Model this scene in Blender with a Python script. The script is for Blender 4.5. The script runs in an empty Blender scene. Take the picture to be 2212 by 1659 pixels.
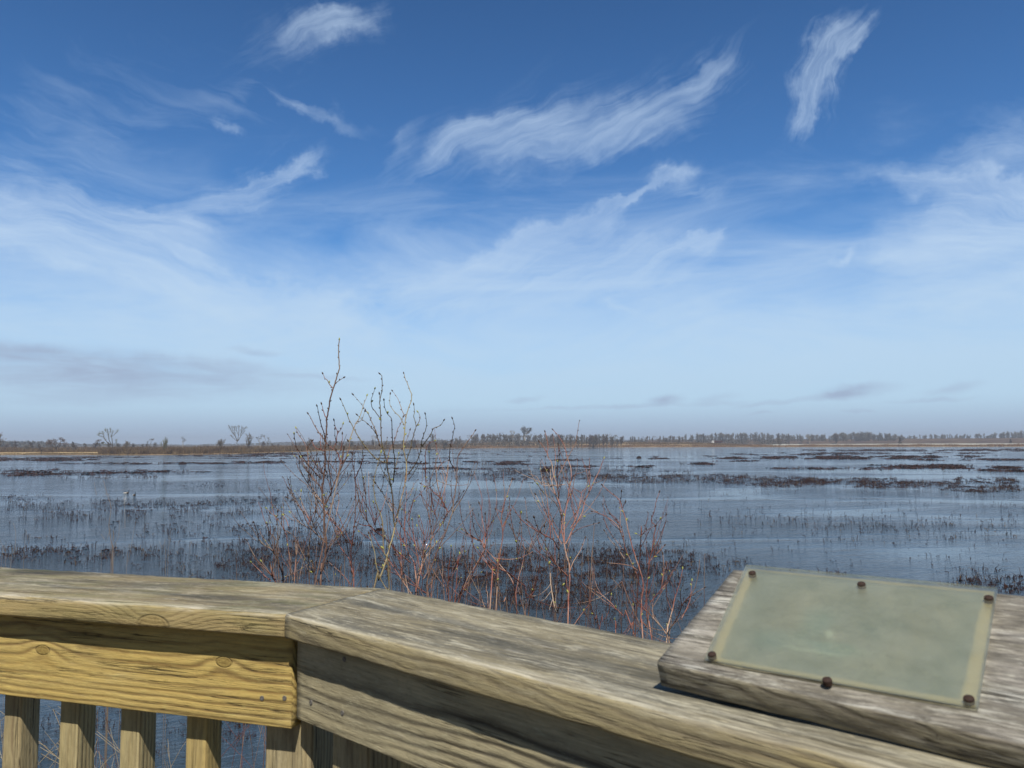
EXPO = 0.0; SKYTINT = (.55, .98, 1.38, 1); CLOUDLOW = (5.0, 6.9, 8.6, 1); CLOUDHIGH = (5.5, 7.0, 9.0, 1); GREYCL = (3.5, 4.4, 6.1, 1)
WAVE = 1.0; HAZE = .00028
import bpy, math, random
import numpy as np
from mathutils import Vector, Matrix, noise
random.seed(7); RNG = np.random.default_rng(11)
SC = bpy.context.scene; COL = SC.collection
PI = math.pi
# ------------------------------------------------------------------ camera model (pixels of a 2212 x 1659 picture)
F = 1662.0; CX = 1106.0; CY = 829.5; HY = 955.5
RHO = math.atan(11/2212); CR, SR = math.cos(RHO), math.sin(RHO)      # the picture leans a third of a degree
PITCH = math.atan((HY-CY)/F*CR); CP, SP = math.cos(PITCH), math.sin(PITCH)
CAMZ = 6.0
def ray(x, y):
    u = (x-CX)/F; v = -(y-CY)/F; u, v = u*CR+v*SR, v*CR-u*SR
    return Vector((u, CP-SP*v, SP+CP*v))
def at_z(x, y, z):
    r = ray(x, y); return Vector((0, 0, CAMZ)) + r*((z-CAMZ)/r.z)
def at_y(x, y, depth):
    r = ray(x, y); return Vector((0, 0, CAMZ)) + r*(depth/r.y)
def at_plane(x, y, o, n):
    r = ray(x, y); c = Vector((0, 0, CAMZ)); return c + r*((o-c).dot(n)/r.dot(n))
# ------------------------------------------------------------------ object helpers
def tag(o, label=None, cat=None, group=None, kind=None):
    if label: o['label'] = label
    if cat: o['category'] = cat
    if group: o['group'] = group
    if kind: o['kind'] = kind
    return o
def empty(name, loc=(0, 0, 0), rz=0.0):
    o = bpy.data.objects.new(name, None); COL.objects.link(o)
    o.empty_display_size = .2; o.location = loc; o.rotation_euler = (0, 0, rz); return o
def mesh_np(name, V, Fc, mats, mi=None, smooth=True):
    me = bpy.data.meshes.new(name)
    V = np.asarray(V, dtype=np.float32); Fc = np.asarray(Fc, dtype=np.int32)
    k = Fc.shape[1]; n = len(Fc)
    me.vertices.add(len(V)); me.vertices.foreach_set('co', V.ravel())
    me.loops.add(n*k); me.loops.foreach_set('vertex_index', Fc.ravel())
    me.polygons.add(n); me.polygons.foreach_set('loop_start', np.arange(n, dtype=np.int32)*k)
    if smooth: me.polygons.foreach_set('use_smooth', np.ones(n, dtype=bool))
    for m in (mats if isinstance(mats, (list, tuple)) else [mats]): me.materials.append(m)
    if mi is not None: me.polygons.foreach_set('material_index', np.asarray(mi, dtype=np.int32))
    me.update(calc_edges=True); me.validate()
    return me
def mesh_py(name, V, Fc, mats, mi=None, smooth=False):
    me = bpy.data.meshes.new(name); me.from_pydata([tuple(v) for v in V], [], Fc)
    for m in (mats if isinstance(mats, (list, tuple)) else [mats]): me.materials.append(m)
    if mi is not None: me.polygons.foreach_set('material_index', mi)
    if smooth: me.polygons.foreach_set('use_smooth', [True]*len(me.polygons))
    me.update(); return me
def obj(name, me, parent=None):
    o = bpy.data.objects.new(name, me); COL.objects.link(o)
    if parent: o.parent = parent
    return o
def tube_vf(pts, rad, sides=5, base=0):
    """one capped tube through pts -> verts, quads"""
    V = []; Q = []; n = len(pts)
    pts = [Vector(p) for p in pts]
    for i, p in enumerate(pts):
        t = (pts[min(i+1, n-1)]-pts[max(i-1, 0)])
        if t.length < 1e-9: t = Vector((0, 0, 1))
        t.normalize(); a = Vector((1, 0, 0)) if abs(t.x) < .8 else Vector((0, 1, 0))
        u = t.cross(a).normalized(); w = t.cross(u)
        for k in range(sides):
            q = 2*PI*k/sides; V.append(p+(u*math.cos(q)+w*math.sin(q))*rad[i])
    for i in range(n-1):
        for k in range(sides):
            a = base+i*sides+k; b = base+i*sides+(k+1) % sides
            Q.append((a, b, b+sides, a+sides))
    return V, Q
# ------------------------------------------------------------------ node helpers
class NT:
    def __init__(s, tree): s.t = tree; s.n = tree.nodes; s.l = tree.links
    def new(s, ty, **kw):
        n = s.n.new(ty)
        for k, v in kw.items(): setattr(n, k, v)
        return n
    def put(s, sock, v):
        if isinstance(v, bpy.types.NodeSocket): s.l.new(v, sock)
        elif v is not None: sock.default_value = v
    def m(s, op, a, b=None, c=None, clamp=False):
        n = s.new('ShaderNodeMath', operation=op, use_clamp=clamp)
        s.put(n.inputs[0], a); s.put(n.inputs[1], b)
        if c is not None: s.put(n.inputs[2], c)
        return n.outputs[0]
    def vm(s, op, a, b=None, scale=None):
        n = s.new('ShaderNodeVectorMath', operation=op); s.put(n.inputs[0], a)
        if b is not None: s.put(n.inputs[1], b)
        if scale is not None: s.put(n.inputs['Scale'], scale)
        return n.outputs['Value'] if op in ('LENGTH', 'DOT_PRODUCT', 'DISTANCE') else n.outputs[0]
    def noise(s, vec, scale, detail=3, rough=.5, dist=0.0, col=False):
        n = s.new('ShaderNodeTexNoise'); s.put(n.inputs['Vector'], vec)
        s.put(n.inputs['Scale'], scale); n.inputs['Detail'].default_value = detail
        n.inputs['Roughness'].default_value = rough; n.inputs['Distortion'].default_value = dist
        return n.outputs['Color'] if col else n.outputs[0]
    def map(s, vec, loc=(0, 0, 0), rot=(0, 0, 0), scale=(1, 1, 1), ty='POINT'):
        n = s.new('ShaderNodeMapping', vector_type=ty); s.put(n.inputs[0], vec)
        n.inputs['Location'].default_value = loc; n.inputs['Rotation'].default_value = rot; n.inputs['Scale'].default_value = scale
        return n.outputs[0]
    def mr(s, v, a, b, c=0.0, d=1.0, smooth=False):
        n = s.new('ShaderNodeMapRange'); n.interpolation_type = 'SMOOTHSTEP' if smooth else 'LINEAR'
        s.put(n.inputs[0], v); s.put(n.inputs[1], a); s.put(n.inputs[2], b); s.put(n.inputs[3], c); s.put(n.inputs[4], d)
        return n.outputs[0]
    def ramp(s, v, stops):
        n = s.new('ShaderNodeValToRGB'); e = n.color_ramp.elements
        while len(e) < len(stops): e.new(.5)
        for q, (p, c) in zip(e, stops): q.position = p; q.color = (*c, 1) if len(c) == 3 else c
        s.put(n.inputs[0], v); return n.outputs[0]
    def mix(s, f, a, b, mode='MIX'):
        n = s.new('ShaderNodeMix', data_type='RGBA', blend_type=mode)
        s.put(n.inputs[0], f)
        s.put(n.inputs[6], (*a, 1) if isinstance(a, tuple) and len(a) == 3 else a)
        s.put(n.inputs[7], (*b, 1) if isinstance(b, tuple) and len(b) == 3 else b)
        return n.outputs[2]
    def xyz(s, v):
        n = s.new('ShaderNodeSeparateXYZ'); s.put(n.inputs[0], v); return n.outputs
    def comb(s, x, y, z):
        n = s.new('ShaderNodeCombineXYZ'); s.put(n.inputs[0], x); s.put(n.inputs[1], y); s.put(n.inputs[2], z); return n.outputs[0]
def material(name, rough=.8, spec=.3):
    m = bpy.data.materials.new(name); m.use_nodes = True; t = NT(m.node_tree)
    b = m.node_tree.nodes['Principled BSDF']; b.inputs['Roughness'].default_value = rough
    b.inputs['Specular IOR Level'].default_value = spec
    return m, t, b
def simple(name, c1, c2=None, scale=3.0, rough=.8, spec=.3, stretch=(1, 1, 1), coord='Object', bump=0.0, detail=4):
    m, t, b = material(name, rough, spec)
    tc = t.new('ShaderNodeTexCoord')
    if coord == 'World': src = t.new('ShaderNodeNewGeometry').outputs['Position']
    else: src = tc.outputs[coord]
    f = t.noise(t.map(src, scale=stretch), scale, detail, .6)
    f = t.mr(f, .3, .7)
    t.put(b.inputs['Base Color'], t.mix(f, c1, c2 or tuple(x*.6 for x in c1)))
    if bump:
        bn = t.new('ShaderNodeBump'); bn.inputs['Strength'].default_value = bump; bn.inputs['Distance'].default_value = .01
        t.put(bn.inputs['Height'], f); t.put(b.inputs['Normal'], bn.outputs[0])
    return m
# ------------------------------------------------------------------ render settings, camera, sun
SC.view_settings.view_transform = 'Standard'; SC.view_settings.look = 'None'
SC.view_settings.exposure = EXPO; SC.view_settings.gamma = 1
cam_d = bpy.data.cameras.new('camera'); cam = bpy.data.objects.new('camera', cam_d); COL.objects.link(cam)
cam.location = (0, 0, CAMZ); cam.rotation_mode = 'XYZ'; cam.rotation_euler = (Matrix.Rotation(PI/2+PITCH, 3, 'X') @ Matrix.Rotation(-RHO, 3, 'Z')).to_euler()
cam_d.sensor_width = 36; cam_d.lens = 36*F/2212; cam_d.clip_start = .05; cam_d.clip_end = 20000
cam_d.dof.use_dof = True; cam_d.dof.focus_distance = 7.0; cam_d.dof.aperture_fstop = 9.5
SC.camera = cam
SUN_EL = math.radians(57.5); SUN_AZ = math.radians(176.0)      # azimuth clockwise from +Y: behind the camera
sdir = Vector((math.sin(SUN_AZ)*math.cos(SUN_EL), math.cos(SUN_AZ)*math.cos(SUN_EL), math.sin(SUN_EL)))
ld = bpy.data.lights.new('sun', 'SUN'); ld.energy = 5.0; ld.angle = math.radians(.53); ld.color = (1, .95, .86)
lo = bpy.data.objects.new('sun', ld); COL.objects.link(lo); lo.rotation_euler = (-sdir).to_track_quat('-Z', 'Y').to_euler()
lo.location = (0, -5, 20)
SC.cycles.volume_bounces = 0; SC.cycles.max_bounces = 8
try: SC.cycles.use_denoising = True
except Exception: pass
# ------------------------------------------------------------------ sky: Nishita + cirrus placed by azimuth and elevation
world = bpy.data.worlds.new('World'); SC.world = world; world.use_nodes = True
t = NT(world.node_tree); bg = world.node_tree.nodes['Background']
sky = t.new('ShaderNodeTexSky'); sky.sky_type = 'NISHITA'; sky.sun_disc = False
sky.sun_elevation = SUN_EL; sky.sun_rotation = SUN_AZ; sky.air_density = 1.0; sky.dust_density = .6; sky.ozone_density = 3.0
D = t.new('ShaderNodeTexCoord').outputs['Generated']
dx, dy, dz = t.xyz(D)
az = t.m('ARCTAN2', dx, dy); el = t.m('ARCSINE', dz)
P0 = t.comb(az, el, 0.0)
def azel(x, y):
    r = ray(x, y).normalized(); return math.atan2(r.x, r.y), math.asin(r.z)
w1 = t.vm('SUBTRACT', t.noise(t.vm('MULTIPLY', P0, (1, 1.3, 1)), 5.0, 3, .5, col=True), (.5, .5, .5))
w2 = t.vm('SUBTRACT', t.noise(P0, 26.0, 4, .6, col=True), (.5, .5, .5))
PW = t.vm('ADD', P0, t.vm('SCALE', w1, scale=.10)); PW = t.vm('ADD', PW, t.vm('SCALE', w2, scale=.045))
PWs = t.vm('ADD', P0, t.vm('SCALE', w1, scale=.11)); PWs = t.vm('ADD', PWs, t.vm('SCALE', w2, scale=.012))
def blob(x, y, L, W, ang, amp, P=PW, pw=1.0):
    a0, e0 = azel(x, y); c, s_ = math.cos(math.radians(ang)), math.sin(math.radians(ang))
    a1, e1 = azel(x+c*L, y-s_*L); a2, e2 = azel(x-s_*W, y-c*W)
    rot = math.atan2(e1-e0, a1-a0); l = math.hypot(a1-a0, e1-e0); w = math.hypot(a2-a0, e2-e0)
    q = t.map(P, (a0, e0, 0), (0, 0, rot), (l, w, 1), 'TEXTURE')
    v = t.mr(t.vm('LENGTH', q), 1.25, 0.0, 0.0, 1.0, True)
    return t.m('MULTIPLY', v, amp)
LAST = [None]
def total(lst, P=PW):
    # each patch waits for the one before it, which keeps the shader's memory small
    r = None
    for b in lst:
        Pq = P
        if LAST[0] is not None: Pq = t.vm('MULTIPLY_ADD', t.comb(LAST[0], 0.0, 0.0), (1e-6, 0, 0)); Pq.node.inputs[2].default_value = (0, 0, 0); t.l.new(P, Pq.node.inputs[2])
        v = blob(*b, P=Pq); r = v if r is None else t.m('ADD', r, v); LAST[0] = r
    return r
def fibre(ang, across=60.0, along=7.0, lo=.36, hi=.68, dist=1.2, seed=0):
    q = t.map(PWs, rot=(0, 0, -math.radians(ang))); q = t.vm('MULTIPLY', q, (along, across, 1)); q = t.vm('ADD', q, (seed, seed*.7, seed*.3))
    return t.mr(t.noise(q, 1.0, 5, .62, dist), lo, hi)
CLA = [(1250,265,460,170,18,.36),(1200,262,340,84,15,.46),(1080,262,110,34,6,.35),(1440,205,240,74,26,.46),(1090,335,280,95,22,.52),(1400,280,220,60,14,.50),(1570,100,150,60,38,.5),(1500,150,130,30,30,.35),
       (868,322,110,30,56,.50),(930,350,110,46,40,.40),(1000,300,100,60,30,.35),(1470,362,92,30,18,.85),(1370,410,140,14,26,.75),(1500,402,100,36,12,.75),(1260,470,250,20,26,.50),
       (1200,500,340,60,27,.55),(1310,476,52,20,25,.60),(1120,520,260,34,24,.42),(1520,522,72,40,20,1.1),(1460,530,80,16,15,.6),(1560,480,60,14,60,.3),
       (735,50,130,54,14,.62),(620,85,260,100,20,.42),(720,30,150,50,10,.4),(612,366,170,24,25,.85),(540,400,260,80,25,.58),(480,440,200,70,20,.50),(1150,25,120,30,12,.25),
       (1230,575,380,95,12,1.0),(1150,640,380,70,8,.75),(1330,560,150,36,14,.7),(1100,600,260,60,18,.7),(780,575,120,40,14,.60),(930,620,260,70,12,.62),(1400,600,200,40,8,.5),(1050,690,300,40,4,.4)]
CLB = [(1775,155,150,60,60,.85),(1805,95,95,56,52,.65),(1728,235,66,24,64,.6),(1845,80,50,30,40,.5),(1745,200,120,60,62,.3)]
CLC = [(735,248,140,26,-16,.62),(650,215,70,28,-25,.45),(490,275,50,20,-28,.65),(570,240,120,60,-20,.25),(180,470,320,80,-6,.85),(260,570,480,70,-17,1.0),(520,650,460,70,-15,.85),(760,700,300,50,-12,.6),(60,540,200,60,-20,.5),
       (330,500,220,60,-10,.6),(440,560,140,80,-40,.5),(1990,392,360,36,-7,.65),(2130,425,240,50,-3,.9),(2180,600,340,200,0,1.0),(1990,545,180,90,6,.65),(1840,556,46,17,12,.9),(2180,310,260,70,8,.42),(2080,350,260,40,6,.4),
       (1342,666,52,17,-14,.75),(1440,695,150,32,4,.6),(1930,650,260,60,4,.6),(120,270,320,170,10,.42),(430,220,280,130,30,.26),(60,400,260,90,0,.35),(230,110,300,90,20,.2),(600,160,200,60,20,.2),(2120,480,320,70,0,.6),(300,690,420,60,-6,.6)]
def wisp(ang, across, along, warp, seed, P):
    q = t.map(P, rot=(0, 0, -math.radians(ang))); q = t.vm('ADD', t.vm('MULTIPLY', q, (along, across, 1)), (seed, seed*.7, seed*.3))
    a = t.noise(q, 1.0, 7, .66, warp)
    q2_ = t.vm('MULTIPLY', q, (1.9, 3.4, 1)); b_ = t.noise(q2_, 1.0, 5, .62, warp*.6)
    return t.m('ADD', t.m('MULTIPLY', a, .56), t.m('MULTIPLY', b_, .44))
def dens(cov, n, gain=1.0):
    cov = t.m('MINIMUM', cov, 1.15)
    lo = t.m('MULTIPLY_ADD', cov, -.30, .56)
    v = t.m('DIVIDE', t.m('SUBTRACT', n, lo), .54, clamp=True)
    v = t.m('POWER', v, 1.1)
    return t.m('MULTIPLY', t.m('MULTIPLY', v, t.m('MINIMUM', t.m('MULTIPLY', cov, 1.25), 1.0)), gain)
fa = wisp(25, 20, 3.4, .9, 0.0, PWs); fb = wisp(60, 30, 9, 1.3, 3.0, PWs); fc = wisp(-13, 16, 4.0, 1.2, 7.0, PWs)
cl = dens(total(CLA), fa, .80)
cl = t.m('SUBTRACT', 1.0, t.m('MULTIPLY', t.m('SUBTRACT', 1.0, cl), t.m('SUBTRACT', 1.0, dens(total(CLB), fb, .78))))
cl = t.m('SUBTRACT', 1.0, t.m('MULTIPLY', t.m('SUBTRACT', 1.0, cl), t.m('SUBTRACT', 1.0, dens(total(CLC), fc, .95))))
cl = t.m('MINIMUM', cl, .93)
# veil that thickens towards the horizon, with soft streaks
elw = t.m('ADD', el, t.m('MULTIPLY', t.m('SUBTRACT', t.noise(t.vm('MULTIPLY', P0, (3.0, 12, 1)), 1.0, 6, .62, .9), .5), .30))
veil = t.m('MULTIPLY', t.mr(elw, .36, .06, 0.0, .93, True), t.mr(t.m('ABSOLUTE', az), .8, 1.3, 1.0, .10))
# a little of the same cirrus over the rest of the sky, outside the picture
gen = t.mr(t.noise(t.vm('MULTIPLY', P0, (2.2, 5, 1)), 1.0, 5, .6, .8), .55, .85, 0, .18)
out = t.m('MAXIMUM', t.mr(t.m('ABSOLUTE', az), .75, .95), t.mr(el, .60, .8))
cl = t.m('ADD', cl, t.m('MULTIPLY', gen, out))
cl = t.m('SUBTRACT', 1.0, t.m('MULTIPLY', t.m('SUBTRACT', 1.0, t.m('MINIMUM', cl, .95)), t.m('SUBTRACT', 1.0, veil)))
col = t.vm('SCALE', t.mix(1.0, sky.outputs[0], SKYTINT, 'MULTIPLY'), scale=t.mr(el, .12, .55, 1.05, .72))
cloudc = t.mix(t.mr(el, .02, .28), CLOUDLOW, CLOUDHIGH)
col = t.mix(cl, col, cloudc)
# grey undersides and the lavender band over the horizon
DK = [(120,770,460,34,-3,.42),(300,820,500,34,-2,.5),(150,860,500,30,0,.35),(700,812,120,8,-2,.4),(1300,880,260,8,3,.5),(1700,870,200,8,4,.5),(1990,862,140,8,4,.5),(180,800,480,56,-2,.42),(60,750,140,18,-6,.45),(550,757,65,10,-4,.6),(420,790,260,20,-3,.4),(1855,842,95,17,9,.9),(1800,855,60,10,9,.4),(1435,860,48,14,6,.8),(1550,856,60,10,8,.5),
      (1560,870,80,8,4,.4),(1130,862,45,9,5,.45),(1240,905,120,11,3,.6),(1400,905,180,10,2,.5),(1620,898,130,9,3,.6),(1860,888,70,10,4,.6),(2060,835,80,14,10,.4),(1000,890,150,10,3,.35)]
pd = t.vm('ADD', P0, t.vm('SCALE', w2, scale=.016)); pd = t.vm('ADD', pd, t.vm('SCALE', w1, scale=.02))
dk = total(DK, P=pd)
dk = t.m('MULTIPLY', dk, t.mr(t.noise(t.vm('MULTIPLY', P0, (9, 60, 1)), 1.0, 4, .6, .5), .3, .6, .35, 1.0))
band = t.mr(t.m('ADD', el, t.m('MULTIPLY', w1, 0.0)), .055, .005, 0, .75, True)
dk = t.m('MAXIMUM', t.m('MINIMUM', dk, .85), band)
col = t.mix(dk, col, GREYCL)
col = t.vm('SCALE', col, scale=t.mr(t.m('ABSOLUTE', az), 1.1, 2.0, 1.0, .30, True))  # unseen sky behind the camera dimmed on purpose, to cut fill light in shadows
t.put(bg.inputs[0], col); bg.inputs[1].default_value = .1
# ------------------------------------------------------------------ weathered lumber
def wood(name, pith=(0, -.06), slope=.03, spacing=.006, light=(.50, .38, .17), dark=(.20, .13, .05), grey=(.34, .31, .24), greyamt=.25,
         toppale=0.0, seed=0.0, knots=(), ringamt=.7, bump=.6, warp=.02, green=0.0, specks=0.0, topz=True, mold=0.0, coarse=1.0, edgepale=0.0, cracks=.8, stains=(), kdark=1.0):
    m, t, b = material(name, .78, .25)
    P = t.new('ShaderNodeTexCoord').outputs['Object']
    g = t.new('ShaderNodeNewGeometry')
    x, y, z = t.xyz(P)
    Ps = t.vm('ADD', P, (seed*3.1, seed*1.7, seed))
    nw = t.vm('SUBTRACT', t.noise(t.vm('MULTIPLY', Ps, (2.2, 7, 7)), 1.0, 3, .5, col=True), (.5, .5, .5))
    wx, wy, wz = t.xyz(nw)
    yy = t.m('ADD', t.m('ADD', y, -pith[0]), t.m('MULTIPLY', wy, warp*2))
    zz = t.m('ADD', t.m('ADD', t.m('ADD', z, -pith[1]), t.m('MULTIPLY', x, slope)), t.m('MULTIPLY', wz, warp*2))
    r = t.m('SQRT', t.m('ADD', t.m('MULTIPLY', yy, yy), t.m('MULTIPLY', zz, zz)))
    kd = None
    for (kx, ky, kz, kr) in knots:
        q = t.vm('SUBTRACT', P, (kx, ky, kz)); q = t.vm('MULTIPLY', q, (.55, 1, 1))
        d = t.m('DIVIDE', t.vm('LENGTH', q), kr)
        r = t.m('ADD', r, t.m('MULTIPLY', t.m('POWER', 2.718, t.m('MULTIPLY', t.m('MULTIPLY', d, d), -.35)), kr*.9))
        kd = d if kd is None else t.m('MINIMUM', kd, d)
    ph = t.m('ADD', t.m('MULTIPLY', r, 2*PI/spacing), t.m('MULTIPLY', t.noise(t.vm('MULTIPLY', Ps, (3, 30, 30)), 1.0, 2), 2.5))
    ring = t.m('MULTIPLY_ADD', t.m('SINE', ph), .5, .5)
    ring = t.m('POWER', ring, 2.2)                                            # thin dark latewood
    ringvar = t.mr(t.noise(t.vm('MULTIPLY', Ps, (1.6, 22, 22)), 1.0, 3), .3, .65, .25, 1.0)
    ringf = t.m('MULTIPLY', t.m('MULTIPLY', ring, ringvar), ringamt)
    fib = t.noise(t.vm('MULTIPLY', Ps, (9, 420*coarse, 420*coarse)), 1.0, 4, .65)
    fib2 = t.noise(t.vm('MULTIPLY', Ps, (5, 90, 90)), 1.0, 4, .6)
    mot = t.noise(t.vm('MULTIPLY', Ps, (34, 170, 170)), 1.0, 6, .72, .4); mot2 = t.noise(t.vm('MULTIPLY', Ps, (7, 34, 34)), 1.0, 6, .7, .5)
    blot = t.noise(t.vm('MULTIPLY', Ps, (2.6, 13, 13)), 1.0, 5, .62, .6)
    c = t.mix(ringf, light, dark)
    c = t.mix(t.mr(fib2, .35, .7, 0, .35), c, dark)
    top = t.mr(t.xyz(g.outputs['Normal'])[2], .35, .8) if topz else 0.0
    # grey weathering: patchy on the sides, nearly complete on upper faces
    ga = t.mr(blot, .38, .62, 0, 1)
    ga = t.m('MAXIMUM', t.m('MULTIPLY', ga, greyamt), t.m('MULTIPLY', top, t.m('MULTIPLY_ADD', ga, .35, .62)))
    gcol = t.mix(t.mr(t.noise(t.vm('MULTIPLY', Ps, (3.2, 20, 20)), 1.0, 6, .68, .8), .43, .57), tuple(v*.34 for v in grey), grey)
    gcol = t.mix(t.mr(t.noise(t.vm('MULTIPLY', Ps, (1.3, 8, 8)), 1.0, 3, .5), .45, .58, 0, .75), gcol, tuple(v*.26 for v in grey))
    gcol = t.mix(t.mr(mot, .52, .66, 0, .85), gcol, tuple(v*.26 for v in grey))
    gcol = t.mix(t.mr(mot, .46, .34, 0, .55), gcol, tuple(min(.8, v*1.9) for v in grey))
    gcol = t.mix(t.mr(mot2, .52, .62, 0, .75), gcol, tuple(v*.26 for v in grey)); gcol = t.mix(t.mr(mot2, .46, .38, 0, .55), gcol, tuple(min(.8, v*1.9) for v in grey))
    gcol = t.mix(t.m('MULTIPLY', ringf, .45), gcol, tuple(v*.35 for v in grey))
    c = t.mix(ga, c, gcol)
    c = t.mix(t.mr(mot, .54, .70, 0, .45), c, tuple(v*.5 for v in dark)); c = t.mix(t.mr(mot, .44, .30, 0, .30), c, tuple(min(.8, v*1.35) for v in light))
    # bleached raised grain and lichen flecks
    fl = t.mr(t.noise(t.vm('MULTIPLY', Ps, (11, 75, 75)), 1.0, 5, .7, .5), .58, .72)
    fl = t.m('MULTIPLY', fl, t.mr(t.noise(t.vm('MULTIPLY', Ps, (2.3, 9, 9)), 1.0, 3), .42, .62))
    pale = t.m('MULTIPLY', fl, t.m('ADD', t.m('MULTIPLY', top, .65), .12+toppale))
    c = t.mix(pale, c, (.66, .62, .53))
    c = t.mix(t.mr(fib, .3, .72, .42, 0.0), c, tuple(v*.45 for v in grey))
    ck = t.m('ABSOLUTE', t.m('SUBTRACT', t.noise(t.vm('MULTIPLY', Ps, (2.0, 85, 85)), 1.0, 3, .55), .5))
    ck = t.m('MULTIPLY', t.mr(ck, .022, .004), t.mr(t.noise(t.vm('MULTIPLY', Ps, (4, 26, 26)), 1.0, 2), .46, .60))
    c = t.mix(t.m('MULTIPLY', ck, cracks), c, (.035, .028, .018))
    if edgepale:
        ep = t.m('MULTIPLY', t.mr(y, .030, .004), t.mr(z, -.013, -.004))
        ep = t.m('MULTIPLY', ep, t.mr(t.noise(t.vm('MULTIPLY', Ps, (5, 110, 110)), 1.0, 5, .75), .42, .60))
        ep = t.m('MULTIPLY', ep, t.mr(t.noise(t.vm('MULTIPLY', Ps, (2.5, 3, 3)), 1.0, 2), .35, .55, .25, 1))
        c = t.mix(t.m('MULTIPLY', ep, edgepale), c, (.70, .65, .52))
    for (sx, sy, rx, ry, am) in stains:
        sq = t.map(t.vm('ADD', P, t.vm('SCALE', nw, scale=.10)), (sx, sy, 0), (0, 0, 0), (rx, ry, 9), 'TEXTURE')
        c = t.mix(t.m('MULTIPLY', t.m('MULTIPLY', t.mr(t.vm('LENGTH', sq), 1.1, .35, 0, am, True), t.mr(fib2, .3, .55, .45, 1)), 1.0), c, (.045, .045, .038))
    if green: c = t.mix(t.m('MULTIPLY', t.mr(t.noise(t.vm('MULTIPLY', Ps, (6, 18, 18)), 1.0, 4), .45, .65), green), c, (.16, .17, .05))
    if mold:
        md = t.mr(t.noise(t.vm('MULTIPLY', Ps, (18, 60, 60)), 1.0, 5, .7), .52, .63)
        c = t.mix(t.m('MULTIPLY', md, mold), c, (.075, .068, .055))
    if kd is not None:
        kn = t.mr(kd, .62, .45); kr_ = t.mr(t.noise(P, 160, 3), .35, .7)
        kc = t.mix(t.m('MULTIPLY', kr_, .7), tuple(v*.75*kdark for v in light), tuple(v*.8*kdark for v in dark))
        c = t.mix(t.m('MULTIPLY', kn, .85), c, kc)
        edge = t.mr(t.m('ABSOLUTE', t.m('SUBTRACT', t.m('ADD', kd, t.m('MULTIPLY', wy, .5)), .55)), .11, .0)
        c = t.mix(t.m('MULTIPLY', edge, .32), c, (.07, .045, .02))
    t.put(b.inputs['Base Color'], c)
    h = t.m('ADD', t.m('MULTIPLY', ringf, -.7), t.m('ADD', t.m('MULTIPLY', fib, .55), t.m('MULTIPLY', fib2, .8)))
    h = t.m('ADD', h, t.m('MULTIPLY', fl, .5)); h = t.m('ADD', h, t.m('MULTIPLY', mot, -1.0)); h = t.m('ADD', h, t.m('MULTIPLY', ck, -1.3))
    if kd is not None: h = t.m('ADD', h, t.m('MULTIPLY', t.mr(t.m('ABSOLUTE', t.m('SUBTRACT', kd, .55)), .08, .0), -1.2))
    bn = t.new('ShaderNodeBump'); bn.inputs['Strength'].default_value = bump; bn.inputs['Distance'].default_value = .0022
    t.put(bn.inputs['Height'], h); t.put(b.inputs['Normal'], bn.outputs[0])
    return m
def board(name, L, W, T, mat, parent, M, shear0=0.0, shear1=0.0, r=.004, wear=.0012, nst=None, seed=0.0, quad=None):
    """a plank: x 0..L, y 0..W, z -T..0 in its own space; ends cut at x = shear*y; quad = four top corners (x, y) instead"""
    nst = nst or max(12, int(L/.02)); ring = []
    cy, cz = 7, 4
    def side(a, b, n): return [(a[0]+(b[0]-a[0])*i/n, a[1]+(b[1]-a[1])*i/n) for i in range(n)]
    # rounded rectangle section in unit form, then widened
    P = []
    for (py, pz, a0) in ((W-r, -r, 0), (r, -r, 90), (r, -T+r, 180), (W-r, -T+r, 270)):
        for k in range(4):
            a = math.radians(a0+90*k/3); P.append((py+math.cos(a)*r, pz+math.sin(a)*r))
    S = []
    ny = max(4, int(W/.02)); nz = max(2, int(T/.012))
    for i in range(4):
        S += P[i*4:i*4+4]
        a = P[i*4+3]; b = P[(i*4+4) % 16]; n = ny if i % 2 == 0 else nz
        S += side(a, b, n)[1:]
    V = []; m = len(S)
    for i in range(nst+1):
        u = i/nst
        for (y, z) in S:
            if quad:
                f = y/W
                x0 = quad[0][0]+(quad[3][0]-quad[0][0])*f; x1 = quad[1][0]+(quad[2][0]-quad[1][0])*f
                ya = quad[0][1]+(quad[3][1]-quad[0][1])*f; yb = quad[1][1]+(quad[2][1]-quad[1][1])*f
                x = x0+(x1-x0)*u; yy = ya+(yb-ya)*u
            else:
                x = shear0*y+(L+shear1*y-shear0*y)*u; yy = y
            p = Vector((x*6+seed*5, yy*50+seed, z*50))
            d = noise.noise(p)*wear*.45+noise.noise(Vector((x*22+seed, yy*9, z*9+seed)))*wear*.5
            # edges wear more
            e = min(yy, W-yy)+min(-z, T+z)
            if e < .012: d -= abs(noise.noise(Vector((x*14, yy*20+seed, z*20))))*wear*(1.8 if z > -T*.5 else .5)
            c = Vector((0, (yy-W/2)/W, (z+T/2)/T)); c = Vector((0, math.copysign(abs(c.y)**4, c.y)*2, math.copysign(abs(c.z)**4, c.z)*2))
            if c.length > 0: c.normalize()
            V.append((x, yy+c.y*d, z+c.z*d))
    Fq = []
    for i in range(nst):
        for k in range(m):
            a = i*m+k; b = i*m+(k+1) % m; Fq.append((a, a+m, b+m, b))
    Fq.append(tuple(range(m))); Fq.append(tuple(reversed(range(nst*m, nst*m+m))))
    me = mesh_py(name, V, Fq, mat, smooth=True)
    o = obj(name, me, parent); o.matrix_world = M
    return o
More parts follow.
